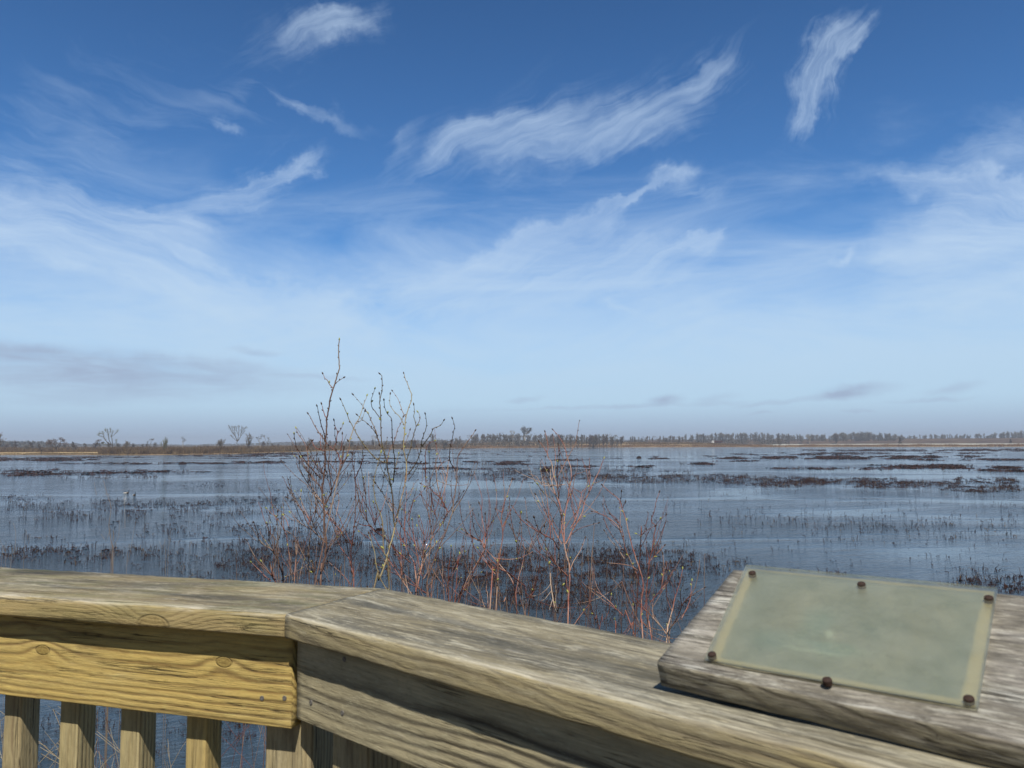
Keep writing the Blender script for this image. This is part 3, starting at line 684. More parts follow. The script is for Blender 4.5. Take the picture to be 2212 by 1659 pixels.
# ------------------------------------------------------------------ marsh plants standing in the water
def marshmat(name, c1, c2, rough=.85):
    m, t, b = material(name, rough, .15); Pw = t.new('ShaderNodeNewGeometry').outputs['Position']
    t.put(b.inputs['Base Color'], t.mix(t.mr(t.noise(Pw, 1.7, 3), .35, .65), c1, c2)); return m
mdark = marshmat('dead_stalks', (.022, .013, .013), (.055, .026, .022))
mred = marshmat('red_stalks', (.055, .022, .020), (.034, .018, .016))
mtan = marshmat('tan_stalks', (.20, .15, .09), (.12, .08, .05))
def stalks(name, P, H, R, mats, seed, K=7, wild=1.0):
    """bent and broken stalks: rise from the water, kink, and many fall back to it"""
    g = np.random.default_rng(seed); n = len(P)
    a = g.uniform(0, 2*np.pi, n); pts = np.zeros((n, K, 3)); pts[:, 0] = P; pts[:, 0, 2] = -.03
    kink = g.uniform(.35, .8, n); fall = g.uniform(0, 1, n) < .8*wild
    L = H*g.uniform(1.3, 2.8, n); step = L/(K-1)
    pit = g.normal(1.05, .5, n)        # elevation of growth
    for k in range(1, K):
        f = k/(K-1); past = f > kink
        pit = np.where(past & fall, pit-g.uniform(.6, 1.7, n), pit+g.normal(0, .30, n))
        a = a+g.normal(0, .7, n)
        dirv = np.stack([np.cos(pit)*np.cos(a), np.cos(pit)*np.sin(a), np.sin(pit)], 1)
        pts[:, k] = pts[:, k-1]+dirv*step[:, None]
    pts[:, :, 2] = np.maximum(pts[:, :, 2], -.03)
    S = 3; T = np.zeros_like(pts); T[:, 1:-1] = pts[:, 2:]-pts[:, :-2]; T[:, 0] = pts[:, 1]-pts[:, 0]; T[:, -1] = pts[:, -1]-pts[:, -2]
    T /= np.linalg.norm(T, axis=2, keepdims=True)+1e-9
    ref = np.where(np.abs(T[..., 2:3]) > .8, np.array([1., 0, 0]), np.array([0, 0, 1.]))
    U = np.cross(T, ref); U /= np.linalg.norm(U, axis=2, keepdims=True)+1e-9; Wv = np.cross(T, U)
    rad = R[:, None]*np.linspace(1, .55, K)[None]
    V = np.stack([pts+(U*math.cos(2*PI*s/S)+Wv*math.sin(2*PI*s/S))*rad[..., None] for s in range(S)], 2).reshape(-1, 3)
    base = (np.arange(n)*K*S)[:, None, None]; k = (np.arange(K-1)*S)[None, :, None]; s = np.arange(S)[None, None, :]; s2 = (s+1) % S
    Fc = np.stack([base+k+s, base+k+s2, base+k+S+s2, base+k+S+s], -1).reshape(-1, 4)
    mi = np.repeat(g.choice(3, n, p=[.62, .30, .08]), (K-1)*S)
    o = obj(name, mesh_np(name, V, Fc, mats, mi)); return o
def scatter(ell, seed, unit):
    """points on the water inside soft ellipses given by picture direction; density per ellipse"""
    g = np.random.default_rng(seed); out = []
    for (cx, cy, hw, hh, den) in ell:
        n = int(den*hw*hh*3.14/unit)
        for _ in range(n):
            for _t in range(6):
                u = g.uniform(-1, 1); v = g.uniform(-1, 1); r2 = u*u+v*v
                if r2 > 1: continue
                x = cx+u*hw; y = cy+v*hh
                f = noise.noise(Vector((x*.014+cx, y*.06, seed)))+.6*noise.noise(Vector((x*.05, y*.2, seed+3)))
                if 2.4*f+.26-(r2*.45) > g.uniform(-.18, .38):
                    out.append((x, y)); break
    return out
NEAR = [(300, 1095, 330, 24, 1.3),(120, 1112, 190, 16, .8),(560, 1082, 170, 14, 1.2),(450, 1048, 165, 9, 1.5),(640, 1062, 110, 9, .8),(40, 1078, 80, 16, 1.3),
        (520, 1150, 230, 34, .6),(650, 1170, 150, 34, .8),(150, 1198, 190, 24, 1.0),(60, 1180, 110, 26, .6),(345, 1190, 80, 14, 1.1),(470, 1225, 200, 42, .45),
        (650, 1210, 190, 50, 1.9),(720, 1150, 110, 26, .7),(900, 1215, 130, 55, 1.1),(800, 1190, 90, 60, .5),
        (1080, 1225, 160, 36, 1.6),(1270, 1210, 250, 40, 1.7),(1400, 1218, 160, 32, 1.5),(1200, 1262, 290, 56, 1.5),(1080, 1300, 200, 60, 1.2),(1330, 1300, 180, 60, 1.0),(1300, 1210, 60, 16, 1.5),
        (1490, 1228, 90, 16, 1.0),(1560, 1215, 70, 10, .8),(1700, 1240, 170, 9, .6),(1900, 1262, 120, 10, .4),(2140, 1255, 120, 26, 1.2),(2195, 1262, 60, 22, 1.2),(2020, 1275, 60, 16, .6),
        (1650, 1118, 120, 8, .5),(1780, 1130, 160, 14, .32),(2000, 1150, 220, 26, .35),(1960, 1120, 260, 20, .22),(1500, 1080, 320, 40, .22),(2000, 1100, 280, 50, .22),(1500, 1150, 300, 50, .10),(1700, 1160, 420, 70, .05),
        (1050, 1110, 300, 40, .05),(250, 1150, 300, 60, .05),(850, 1110, 260, 30, .14),(2100, 1210, 140, 50, .12),
        (500, 1560, 60, 55, 1.4),(430, 1600, 40, 60, .7),(700, 1640, 60, 60, .6),(230, 1545, 45, 45, .7),(330, 1600, 60, 60, .3),(110, 1600, 60, 60, .4),(360, 1500, 80, 30, .7),(550, 1500, 60, 25, .5),(300, 1420, 330, 60, .12),(800, 1400, 300, 70, .25)]
sc_ = scatter(NEAR, 5, 30.0)
P = np.array([tuple(at_z(x, y, 0)) for x, y in sc_]); D_ = np.hypot(P[:, 0], P[:, 1])
g = np.random.default_rng(3)
H = g.uniform(.03, .13, len(P))*np.clip(D_/26, .8, 1.25)
R_ = np.clip(D_*.00034, .0050, .019)*g.uniform(.6, 1.4, len(P))
o = stalks('marsh_stalks', P, H, R_, [mdark, mred, mtan], 6); tag(o, kind='stuff')
# thicker matted tangles in the middle of the near clumps
def mats(name, pts, seed, h, w, mats_, per=14, pm=(.6, .4)):
    g = np.random.default_rng(seed); P = np.array(pts); n = len(P)
    D_ = np.hypot(P[:, 0], P[:, 1])
    V = []; 
    hs = np.repeat(h*g.uniform(.4, 1.2, n), per); ws = np.repeat(w*g.uniform(.6, 1.5, n), per); B = np.repeat(P, per, 0)
    N = n*per; off = g.normal(0, .5, (N, 3))*np.stack([ws, ws*.8, np.zeros(N)], 1); B = B+off; B[:, 2] = -.02
    a = g.uniform(0, 2*np.pi, N); l = ws*g.uniform(.12, .35, N); d = np.stack([np.cos(a), np.sin(a), np.zeros(N)], 1)
    top = hs*g.uniform(.2, 1.0, N)*np.exp(-(off[:, 0]/ws)**2)
    v0 = B-d*l[:, None]; v1 = B+d*l[:, None]; c = B+np.stack([g.normal(0, .2, N)*ws, g.normal(0, .2, N)*ws, top], 1)
    V = np.stack([v0, v1, c], 1).reshape(-1, 3); Fc = np.arange(N*3).reshape(-1, 3)
    mi = np.repeat(g.choice(2, n, p=pm), per)
    o = obj(name, mesh_np(name, V, Fc, mats_, mi, smooth=False)); tag(o, kind='stuff'); return o
tang = scatter([(300, 1092, 260, 14, .9),(560, 1080, 120, 8, 1.0),(400, 1130, 250, 24, .12),(150, 1195, 150, 20, .2),(450, 1047, 140, 5, 1.3),(30, 1076, 60, 9, 1.0),(600, 1062, 90, 5, .6),(520, 1150, 180, 22, .1),(150, 1198, 140, 14, .16),(640, 1205, 120, 25, .16),
                (1260, 1208, 200, 24, .16),(1400, 1216, 110, 20, .16),(1200, 1250, 240, 44, .05),(1060, 1228, 110, 22, .4),(650, 1190, 120, 16, .3),(900, 1215, 90, 30, .15),(2150, 1258, 80, 16, .2),(1500, 1226, 60, 6, .2),(500, 1555, 25, 25, .06)], 9, 42.0)
P = np.array([tuple(at_z(x, y, 0)) for x, y in tang])
mats('marsh_tangle', P, 8, .11, .24, [mdark, mred], per=10)
MID = [(1270, 1036, 230, 9, .8),(1180, 1028, 200, 6, .7),(980, 1022, 170, 5, .8),(760, 1026, 110, 5, .7),(1120, 1016, 180, 4, 1.3),(930, 1012, 90, 3, 1.0),(1300, 1008, 150, 4, .8),(1080, 1002, 100, 3, .8),(1640, 1038, 140, 8, 1.6),(1700, 1048, 90, 6, 1.3),
       (1500, 1034, 110, 6, .9),(1840, 1040, 130, 8, 1.7),(1960, 1048, 150, 7, 1.3),(2110, 1040, 110, 7, 1.6),(2130, 1056, 100, 7, 1.5),(1560, 1028, 120, 4, 1.0),(1380, 1028, 110, 4, .8),(1440, 1020, 60, 3, .8),(1360, 1016, 60, 3, .9),
       (1060, 997, 80, 2.2, 1.2),(880, 1000, 120, 3, .7),(1370, 990, 90, 2.2, 1.1),(1500, 1002, 36, 2.5, 1.6),(1230, 994, 90, 2, .8),(2060, 1010, 150, 4, 2.2),(1990, 1006, 120, 3, 1.5),(1820, 1012, 160, 3, .9),(2180, 1016, 60, 4, 1.8),
       (1650, 989, 170, 3.2, 1.5),(1840, 988, 180, 4.5, 2.0),(2040, 986, 170, 3, 1.6),(1480, 986, 70, 2, 1.0),(1720, 981, 160, 2.4, 1.3),(1900, 979, 260, 2.2, 1.6),(2100, 993, 130, 2.6, 1.3),(1600, 996, 60, 1.6, 1.0),
       (2000, 972.5, 260, 2.6, 3.4),(1850, 973, 160, 1.8, 2.4),(1720, 972, 80, 1.2, 1.6),(2160, 972, 120, 3.4, 3.4),
       (150, 1024, 190, 6, .7),(330, 1019, 140, 4, .6),(60, 1017, 90, 4, .5),(260, 1031, 130, 3, .8),(60, 992, 180, 4.5, 2.2),(200, 988, 130, 2, 1.4),(330, 1001, 200, 2.2, 1.2),(520, 1000, 120, 1.6, .9),(560, 990, 120, 1.2, .9),
       (160, 981, 260, 1.7, 3.2),(420, 980.5, 190, 2.6, 3.4),(600, 980, 150, 3.2, 3.6),(520, 985, 160, 1.8, 2.6),(700, 977, 110, 2.2, 2.6),(870, 970.5, 150, 2.2, 3.0),(990, 969, 90, 1.4, 2.0),(780, 983, 120, 1.5, .9),(640, 997, 200, 1.8, 1.2),(860, 990, 160, 1.5, .9),
       (960, 981, 150, 1.5, 1.0),(1140, 976, 110, 1.8, 1.5),(1180, 971, 90, 1.5, 1.2),(1060, 975, 70, 1.4, 1.0),(1200, 985, 70, 1.4, .8)]
md = scatter([(x, y, w, h, d*(.24 if y > 1005 else .6)) for (x, y, w, h, d) in MID], 12, 7.0)
P = np.array([tuple(at_z(x, y, 0)) for x, y in md]); D_ = np.hypot(P[:, 0], P[:, 1])
nearm = D_ < 175
mats('marsh_plants', P[nearm], 13, .17, .40, [mdark, mred], per=9)
mats('marsh_plants', P[~nearm], 14, .32, 1.8, [mdark, mred], per=10, pm=(.4, .6))
thin = scatter([(x, y, w, h*1.3, d*.5) for (x, y, w, h, d) in MID if y > 1000], 15, 3.6)
P = np.array([tuple(at_z(x, y, 0)) for x, y in thin]); D_ = np.hypot(P[:, 0], P[:, 1])
o = stalks('marsh_stalks', P, g.uniform(.10, .24, len(P)), D_*.00022, [mdark, mred, mtan], 16, K=4, wild=.6); tag(o, kind='stuff')
# ------------------------------------------------------------------ trees
def grow(seed, kind, height=10.0, depth=5):
    """branch skeleton -> list of (points, radii, level)"""
    rd = random.Random(seed); out = []
    P = dict(
        spread=dict(l0=.22, lr=.72, ang=(28, 52), n=(3, 4), up=.10, rr=.62, tr=.045),
        vase=dict(l0=.24, lr=.74, ang=(12, 26), n=(3, 4), up=.16, rr=.62, tr=.045),
        tall=dict(l0=.30, lr=.70, ang=(18, 38), n=(3, 3), up=.22, rr=.6, tr=.030),
        snag=dict(l0=.36, lr=.60, ang=(15, 45), n=(2, 3), up=.25, rr=.6, tr=.026),
        willow=dict(l0=.14, lr=.76, ang=(18, 45), n=(3, 5), up=.10, rr=.6, tr=.030),
        round=dict(l0=.16, lr=.76, ang=(25, 50), n=(3, 4), up=.12, rr=.62, tr=.030))[kind]
    def br(p, d, L, r, lv):
        k = 4 if lv < 3 else 3; pts = [p]; rad = [r]
        for i in range(k):
            w = .16 if lv else .05
            d = (d+Vector((rd.gauss(0, w), rd.gauss(0, w), rd.gauss(0, w*.6)+P['up']*.18*(lv > 0)))).normalized()
            p = p+d*L/k; pts.append(p); rad.append(r*(1-(1-P['rr'])*(i+1)/k))
        out.append((pts, rad, lv))
        if lv >= depth: return
        n = rd.randint(*P['n'])+(1 if lv >= 2 else 0)
        ph = rd.uniform(0, 2*PI)
        for j in range(n):
            a = math.radians(rd.uniform(*P['ang'])); q = ph+2*PI*j/n+rd.uniform(-.5, .5)
            u = d.cross(Vector((.3, .5, .8))).normalized(); w = d.cross(u)
            nd = (d*math.cos(a)+(u*math.cos(q)+w*math.sin(q))*math.sin(a)); nd.z += P['up']*.5; nd.normalize()
            f = 1.0 if j < 2 else rd.uniform(.5, .95); i0 = f*(len(pts)-1); i1 = int(i0); fr_ = i0-i1
            s = pts[i1].lerp(pts[min(i1+1, len(pts)-1)], fr_)
            br(s, nd, L*P['lr']*rd.uniform(.7, 1.15), r*P['rr']*rd.uniform(.7, 1.0), lv+1)
    br(Vector((0, 0, -.3)), Vector((rd.gauss(0, .05), rd.gauss(0, .05), 1)).normalized(), height*P['l0'], height*P['tr'], 0)
    zm = max(q.z for pts, _, _ in out for q in pts); s = height/zm
    return [([q*s for q in pts], rad, lv) for pts, rad, lv in out]
def grow2(seed, height, w=.34, f0=.2, n=17):
    rd = random.Random(seed); out = []; p = Vector((0, 0, -.3)); d = Vector((rd.gauss(0, .06), rd.gauss(0, .06), 1)).normalized(); T = [p]; K = 9
    for i in range(K): d = (d+Vector((rd.gauss(0, .09), rd.gauss(0, .09), .1))).normalized(); p = p+d*height*.86/K; T.append(p)
    R0 = height*.026; out.append((T, [R0*(1-.85*i/K) for i in range(K+1)], 0))
    def br(s, d, L, r, lv):
        pts = [s]; q = s; k = 4 if lv == 1 else 3 if lv == 2 else 2
        for i in range(k): d = (d+Vector((rd.gauss(0, .14), rd.gauss(0, .14), .16+rd.gauss(0, .08)))).normalized(); q = q+d*L/k; pts.append(q)
        out.append((pts, [r*(1-.6*i/k) for i in range(k+1)], lv))
        if lv >= 3: return
        for j in range((7, 5)[lv-1]):
            f = rd.uniform(.25, 1)*k; i0 = min(int(f), k-1); s2 = pts[i0].lerp(pts[i0+1], f-i0)
            nd = (d+Vector((rd.gauss(0, .55), rd.gauss(0, .55), rd.gauss(.1, .4)))).normalized(); br(s2, nd, L*rd.uniform(.35, .6), r*.5, lv+1)
    for j in range(n):
        f = f0+(.98-f0)*(j+rd.random())/n; i0 = min(int(f*K), K-1); s = T[i0].lerp(T[i0+1], f*K-i0); az_ = j*2.4+rd.uniform(-.4, .4)
        pit = math.radians(lerp(38, 72, f)+rd.gauss(0, 7)); L = height*w*(.5+.62*math.sin(PI*min(1, .15+.85*f)))*rd.uniform(.6, 1.15)
        br(s, Vector((math.cos(az_)*math.cos(pit), math.sin(az_)*math.cos(pit), math.sin(pit))), L, R0*(.62-.35*f), 1)
    zm = max(q.z for pts, _, _ in out for q in pts); s = height/zm
    return [([q*s for q in pts], rad, lv) for pts, rad, lv in out]
def tree_meshes(seed, kind, height, bark, twig, split=1, rmin=.012, depth=5):
    sk = grow2(seed, height, *{'full': (.34, .2, 15), 'slim': (.22, .25, 13), 'bushy': (.44, .1, 17)}[kind]) if kind in ('full', 'slim', 'bushy') else grow(seed, kind, height, depth); res = []
    for sel, mat, nm in ((lambda l: l <= split, bark, 'trunk'), (lambda l: l > split, twig, 'crown')):
        V = []; Fq = []
        for pts, rad, lv in sk:
            if not sel(lv): continue
            s = 6 if lv <= 1 else 3
            v, q = tube_vf(pts, [max(rmin, r) for r in rad], s, len(V)); V += v; Fq += q
        res.append(mesh_py(nm, V, Fq, mat, smooth=True) if V else None)
    return res
def join_meshes(name, a, b):
    V = [tuple(v.co) for v in a.vertices]; n = len(V); V += [tuple(v.co) for v in b.vertices]
    Fq = [tuple(p.vertices) for p in a.polygons]; k = len(Fq); Fq += [tuple(i+n for i in p.vertices) for p in b.polygons]
    return mesh_py(name, V, Fq, [a.materials[0], b.materials[0]], [0]*k+[1]*(len(Fq)-k), smooth=True)
bark = simple('bark', (.095, .075, .058), (.055, .045, .036), 3)
bark2 = simple('grey_bark', (.14, .12, .10), (.08, .07, .06), 3)
twigm = simple('twigs', (.21, .185, .155), (.14, .12, .10), 1)
twigr = simple('reddish_twigs', (.17, .125, .11), (.11, .085, .075), 1)
twigg = simple('budding_twigs', (.19, .19, .085), (.13, .13, .06), 1)
snagm = simple('bleached_wood', (.42, .39, .34), (.27, .25, .22), 2)
def at_bank(px, s):
    a = az_of(px); d = shore(a)+s; x, y = d*math.sin(a), d*math.cos(a); return Vector((x, y, gz(x, y)))
def top_h(px, pytop, base):   # height a thing at base needs to reach a picture row
    r = ray(px, pytop); d = math.hypot(base.x, base.y)/math.hypot(r.x, r.y); return CAMZ+r.z*d-base.z
def hero(px, ytop, s, kind, seed, label, mats=(bark, twigm), rz=0, width=1.0, rmin=.03, group=None, depth=5, name='tree', cat='tree'):
    b_ = at_bank(px, s); h = top_h(px, ytop, b_)
    tr, cr = tree_meshes(seed, kind, h, mats[0], mats[1], rmin=rmin, depth=depth)
    o = empty(name, tuple(b_), rz); tag(o, label, cat, group); o.scale = (width, width, 1)
    obj('trunk', tr, o)
    if cr: obj('crown', cr, o)
    return o
TR1 = '''7 1465,345 1465,290 1460,230 1455,180 1470,130
5 1452,285 1425,235 1415,190 1410,150 1405,112
5 1460,300 1400,255 1370,220 1355,180 1345,140
3 1357,185 1325,188 1295,172
3 1440,285 1385,292 1345,280
3 1462,185 1495,155 1522,128
2 1412,160 1435,135 1440,110
2 1350,160 1320,150 1305,155
2 1410,150 1385,128 1378,118
2 1470,300 1500,270 1510,240'''
TR2 = '''7 48,350 48,300 50,240
5 50,245 30,190 0,150 -30,100 -45,70
4 46,225 25,170 15,110 10,75
4 54,240 65,180 70,120 75,70
5 54,245 90,190 100,140 130,100 155,85
3 92,185 115,150 130,130
3 46,245 10,212 -15,188
3 10,160 -5,110 -15,78
3 66,170 45,120 40,80
3 98,150 105,110 112,78'''
def traced(px, s, txt, seed, label, mats):
    # limbs drawn from the picture at the tree's own distance, with twigs grown on them in the round
    rd = random.Random(seed); b_ = at_bank(px, s); o = empty('tree', tuple(b_)); tag(o, label, 'tree'); D0 = b_.y; V, Q, TV, TQ = [], [], [], []
    x0 = 1465 if px < 400 else 48; bpy_ = None
    lines = [l.split(' ') for l in txt.split('\n')]; yb = 345
    sc = (b_.z-CAMZ)
    for i, l in enumerate(lines):
        w = float(l[0])*.045; pts = []; dj = 0 if i == 0 else rd.uniform(-1.8, 1.8)
        P2 = [tuple(map(float, q.split(','))) for q in l[1:]]
        for k, (x, y) in enumerate(P2):
            X = px+(x-x0)/3.16/1.8228; Y = (1660+y/3.16)/1.8228; pts.append(at_y(X, Y, D0+dj*k/len(P2))-b_)
        if i == 0: pts.insert(0, Vector((0, 0, -.4)))
        pts = smooth_(pts); v, q = tube_vf(pts, [w*lerp(1, .35, k/len(pts)) for k in range(len(pts))], 6, len(V)); V += v; Q += q
        def tw(s_, d, L, r, lv):
            q0 = s_; ps = [s_]
            for _ in range(3): d = (d+Vector((rd.gauss(0, .2), rd.gauss(0, .2), .08))).normalized(); q0 = q0+d*L/3; ps.append(q0)
            v, q = tube_vf(ps, [r, r*.8, r*.6, r*.4], 3, len(TV)); TV.extend(v); TQ.extend(q)
            if lv < 2:
                for _ in range(4): tw(ps[rd.randint(1, 3)], (d+Vector((rd.gauss(0, .6), rd.gauss(0, .6), rd.gauss(.1, .4)))).normalized(), L*.6, r*.65, lv+1)
        n = len(pts)
        for k in range(n//3 if i else int(n*.7), n):
            for _ in range(2 if k < n*.7 else 3):
                d = (pts[k]-pts[max(k-2, 0)]).normalized()+Vector((rd.gauss(0, .5), rd.gauss(0, .6), rd.gauss(.1, .3))); tw(pts[k], d.normalized(), rd.uniform(.7, 1.4), .045, 0)
    obj('trunk', mesh_py('trunk', V, Q, mats[0], smooth=True), o); obj('crown', mesh_py('crown', TV, TQ, mats[1], smooth=True), o)
def smooth_(pts, n=3):
    out = []; m_ = len(pts)
    for i in range(m_-1):
        p0 = pts[max(i-1, 0)]; p1 = pts[i]; p2 = pts[i+1]; p3 = pts[min(i+2, m_-1)]
        for k in range(n): t_ = k/n; t2 = t_*t_; t3 = t2*t_; out.append(.5*((2*p1)+(p2-p0)*t_+(2*p0-5*p1+4*p2-p3)*t2+(3*p1-p0-3*p2+p3)*t3))
    return out+[pts[-1]]
traced(243, 58, TR1, 5, 'large dark tree with thick forked limbs and rounded tufts of crown, left of the shore', (bark, twigg))
hero(215, 948, 66, 'snag', 9, 'thin pale tree holding a dark clump of nest near its top', (bark2, twigr), .4, 1.0, .04, name='tree')
traced(512, 50, TR2, 12, 'tall fan shaped bare tree, the tallest on the left shore', (bark2, twigm))
hero(535, 934, 80, 'full', 15, 'slim bare tree just right of the fan shaped tree', (bark2, twigm), .3, 1.0, .04)
hero(122, 944, 70, 'spread', 18, 'crooked low bare tree with reddish twigs on the far left bank', (bark, twigr), .6, 1.2, .045)
hero(-4, 932, 60, 'full', 21, 'bare tree cut off by the left edge of the picture', (bark, twigm), .3, 1.0, .045)
hero(272, 950, 78, 'bushy', 24, 'small bushy bare tree behind the large dark forked tree', (bark, twigm), .3, 1.0, .04)
hero(355, 943, 40, 'bushy', 27, 'small greenish budding willow on the left bank', (bark, twigg), .3, .85, .04)
hero(474, 947, 90, 'bushy', 30, 'round low bare tree left of the fan shaped tree', (bark, twigm), .3, 1.1, .05)
hero(563, 937, 95, 'snag', 33, 'thin leafless snag, first right of the slim tree', (snagm, bark2), .3, 1.0, .035)
hero(580, 938, 96, 'snag', 36, 'thin leafless snag, second right of the slim tree', (bark2, twigm), .9, 1.0, .035)
hero(672, 944, 90, 'bushy', 39, 'rounded bare tree behind the tall willow stem', (bark, twigm), .9, 1.1, .05)
hero(810, 938, 45, 'snag', 42, 'white trunked dead tree seen between the yellow willow stems', (snagm, snagm), .3, 1.0, .04)
hero(322, 946, 95, 'snag', 45, 'thin grey snag left of the budding willow', (bark2, bark2), .3, 1.0, .035)
hero(395, 942, 110, 'snag', 48, 'thin pale snag right of the budding willow', (snagm, bark2), .3, 1.0, .035)
hero(895, 951, 120, 'bushy', 51, 'low wide bare tree at the left end of the far bank', (bark, twigm), .3, 1.4, .06)
hero(935, 936, 118, 'bushy', 54, 'round crowned bare tree on the far bank left of the long row', (bark, twigm), .3, 1.0, .06)
hero(1106, 929, 45, 'snag', 57, 'white barked dead tree on the far bank, left of a matching pair', (snagm, snagm), .3, 1.1, .06)
hero(1135, 919, 62, 'vase', 60, 'tallest pale bare tree of the far bank with white lower trunk', (snagm, bark2), .3, 1.0, .07)
hero(1312, 936, 50, 'snag', 63, 'slender white snag standing alone before the far tree row', (snagm, snagm), .3, .9, .05)
hero(1748, 938, 100, 'snag', 66, 'short bright white snag low before the right tree row', (snagm, snagm), .3, .9, .06)
hero(1684, 944, 80, 'bushy', 69, 'small spreading bare tree in front of the right tree row', (bark2, twigm), .3, 1.2, .06)
hero(1806, 933, 440, 'bushy', 72, 'broad dense brown tree, largest clump in the right tree row', (bark, twigr), .3, 1.0, .16)
# nest in the pale tree
pn = at_bank(215, 66); hn = top_h(222, 956.5, pn); a_ = ray(222, 956.5); dn = math.hypot(pn.x, pn.y)/math.hypot(a_.x, a_.y)
V = []; Fq = []
for i in range(160):
    c = Vector((random.gauss(0, .42), random.gauss(0, .42), random.gauss(0, .22))); d = Vector((random.gauss(0, 1), random.gauss(0, 1), random.gauss(0, .3))).normalized()*.38
    v, q = tube_vf([c-d, c+d], [.045, .03], 3, len(V)); V += v; Fq += q
o = obj('nest', mesh_py('nest', V, Fq, bark)); o.location = Vector((a_.x*dn, a_.y*dn, pn.z+hn)); tag(o, 'dark stick nest high in the thin pale tree on the left shore', 'nest')
# prototypes for the far rows
protos = []
for i, (kd, sd) in enumerate((('full', 101), ('slim', 102), ('bushy', 103), ('slim', 104), ('full', 105), ('slim', 106), ('full', 107), ('snag', 108), ('bushy', 109), ('slim', 110))):
    a_m, b_m = tree_meshes(sd, kd, 10.0, bark2 if i % 2 else bark, twigm if i % 3 else twigr, rmin=.055, depth=4)
    protos.append(join_meshes('bare_tree', a_m, b_m))
protos_f = []
for i, (kd, sd) in enumerate((('full', 101), ('slim', 102), ('bushy', 103), ('full', 105), ('slim', 106), ('bushy', 107))):
    a_m, b_m = tree_meshes(sd, kd, 10.0, bark, twigm, rmin=.075, depth=4)
    protos_f.append(join_meshes('bare_tree', a_m, b_m))
rt = random.Random(5); cnt = 0
def row(x0, x1, n, d0, d1, tops, group, label, pr=protos, wid=(.8, 1.35), gaps=()):
    global cnt
    for i in range(n):
        px = lerp(x0, x1, (i+rt.uniform(.05, .95))/n)
        if any(a < px < b for a, b in gaps): continue
        a = az_of(px); d = rt.uniform(d0, d1) if not callable(d0) else d0(a)+rt.uniform(0, d1)
        x, y = d*math.sin(a), d*math.cos(a); base = Vector((x, y, gz(x, y)))
        h = top_h(px, interp(px, tops)-1.5+abs(rt.gauss(0, 3.6))-1, base)
        o = bpy.data.objects.new('bare_tree', rt.choice(pr)); COL.objects.link(o)
        o.location = base; o.rotation_euler = (0, 0, rt.uniform(0, 6.28)); s = h/10; w = s*rt.uniform(*wid); o.scale = (w, w, s)
        tag(o, label, 'tree', group); cnt += 1
row(985, 1190, 44, lambda a: shore(a)+126, 60, [(985, 945), (1040, 937), (1090, 936), (1190, 937)], 'bare trees behind the far grassy bank', 'bare grey tree in the row behind the middle of the far grassy bank', gaps=((1000, 1012),))
row(1185, 1345, 40, 800, 900, [(1185, 939), (1230, 940), (1300, 938), (1345, 943)], 'bare trees of the middle far row', 'bare grey tree in the far row before the gap of sky', gaps=((1346, 1356),))
row(1358, 1480, 26, 900, 1000, [(1358, 944), (1480, 942)], 'bare trees right of the sky gap', 'bare grey tree in the far row just right of the gap of sky')
row(1480, 1830, 66, 1260, 1440, [(1480, 938), (1560, 935), (1620, 934), (1700, 938), (1780, 938), (1830, 935)], 'bare trees of the right far row', 'bare grey tree in the long row behind the right shore', pr=protos_f, wid=(.7, 1.3))
row(1826, 1962, 30, 1440, 1560, [(1826, 933), (1880, 933), (1962, 941)], 'dense trees right of the broad brown tree', 'bare tree in the dense clump right of the broad brown tree', pr=protos_f, wid=(.9, 1.4))
row(1962, 2230, 52, 1620, 1760, [(1962, 941), (2080, 937), (2140, 936), (2212, 930)], 'small bare trees at the far right', 'small bare tree on the horizon at the far right', pr=protos_f, gaps=((2098, 2108), (2120, 2126), (2150, 2158)), wid=(.7, 1.2))
row(560, 1000, 22, 760, 900, [(560, 955), (1000, 948)], 'small faint trees behind the left field', 'small faint bare tree behind the field left of the long row', wid=(1.0, 1.8))
row(-60, 350, 24, 620, 900, [(-60, 952), (110, 954), (200, 955), (350, 957)], 'grey trees far beyond the left bank', 'grey bare tree far beyond the left bank', wid=(1.4, 2.2))
# ------------------------------------------------------------------ woods at the horizon: one mass
g = np.random.default_rng(31)
def woods(name, x0, x1, d0, d1, n, tops, mat, seed, per=30):
    g = np.random.default_rng(seed); V = []
    px = g.uniform(x0, x1, n); dd = g.uniform(d0, d1, n); P = []; H = []
    for p, d in zip(px, dd):
        a = az_of(p); x, y = d*math.sin(a), d*math.cos(a); P.append((x, y, gz(x, y)-.5)); H.append(max(2, top_h(p, interp(p, tops)+g.uniform(0, 1.6)+1.2*noise.noise(Vector((p*.03, 0, seed))), Vector((x, y, 1)))))
    P = np.array(P); H = np.array(H); N = n*per
    B = np.repeat(P, per, 0); hh = np.repeat(H, per); c = np.stack([g.normal(0, .32, N)*hh, g.normal(0, .32, N)*hh, g.uniform(0, .93, N)*hh], 1)
    k = np.sqrt(np.clip(1-(c[:, 2]/hh-.45)**2*2.6, .1, 1)); c[:, 0] *= k; c[:, 1] *= k
    C = B+c; s = hh*.10
    tri = [C+g.normal(0, 1, (N, 3))*s[:, None] for _ in range(3)]
    V = np.stack(tri, 1).reshape(-1, 3); Fc = np.arange(N*3).reshape(-1, 3)
    o = obj(name, mesh_np(name, V, Fc, mat, smooth=False)); tag(o, kind='stuff')
wm = simple('far_woods', (.095, .085, .072), (.06, .055, .048), .01, coord='World')
woods('far_woods', -400, 1000, 2300, 2700, 2600, [(-400, 952), (90, 954), (160, 957), (300, 958), (420, 959), (520, 957), (640, 953.5), (760, 952), (900, 951), (1000, 950)], wm, 1)
woods('far_woods', -200, 120, 1200, 1400, 160, [(-200, 952), (40, 951), (70, 952), (150, 957)], wm, 2)
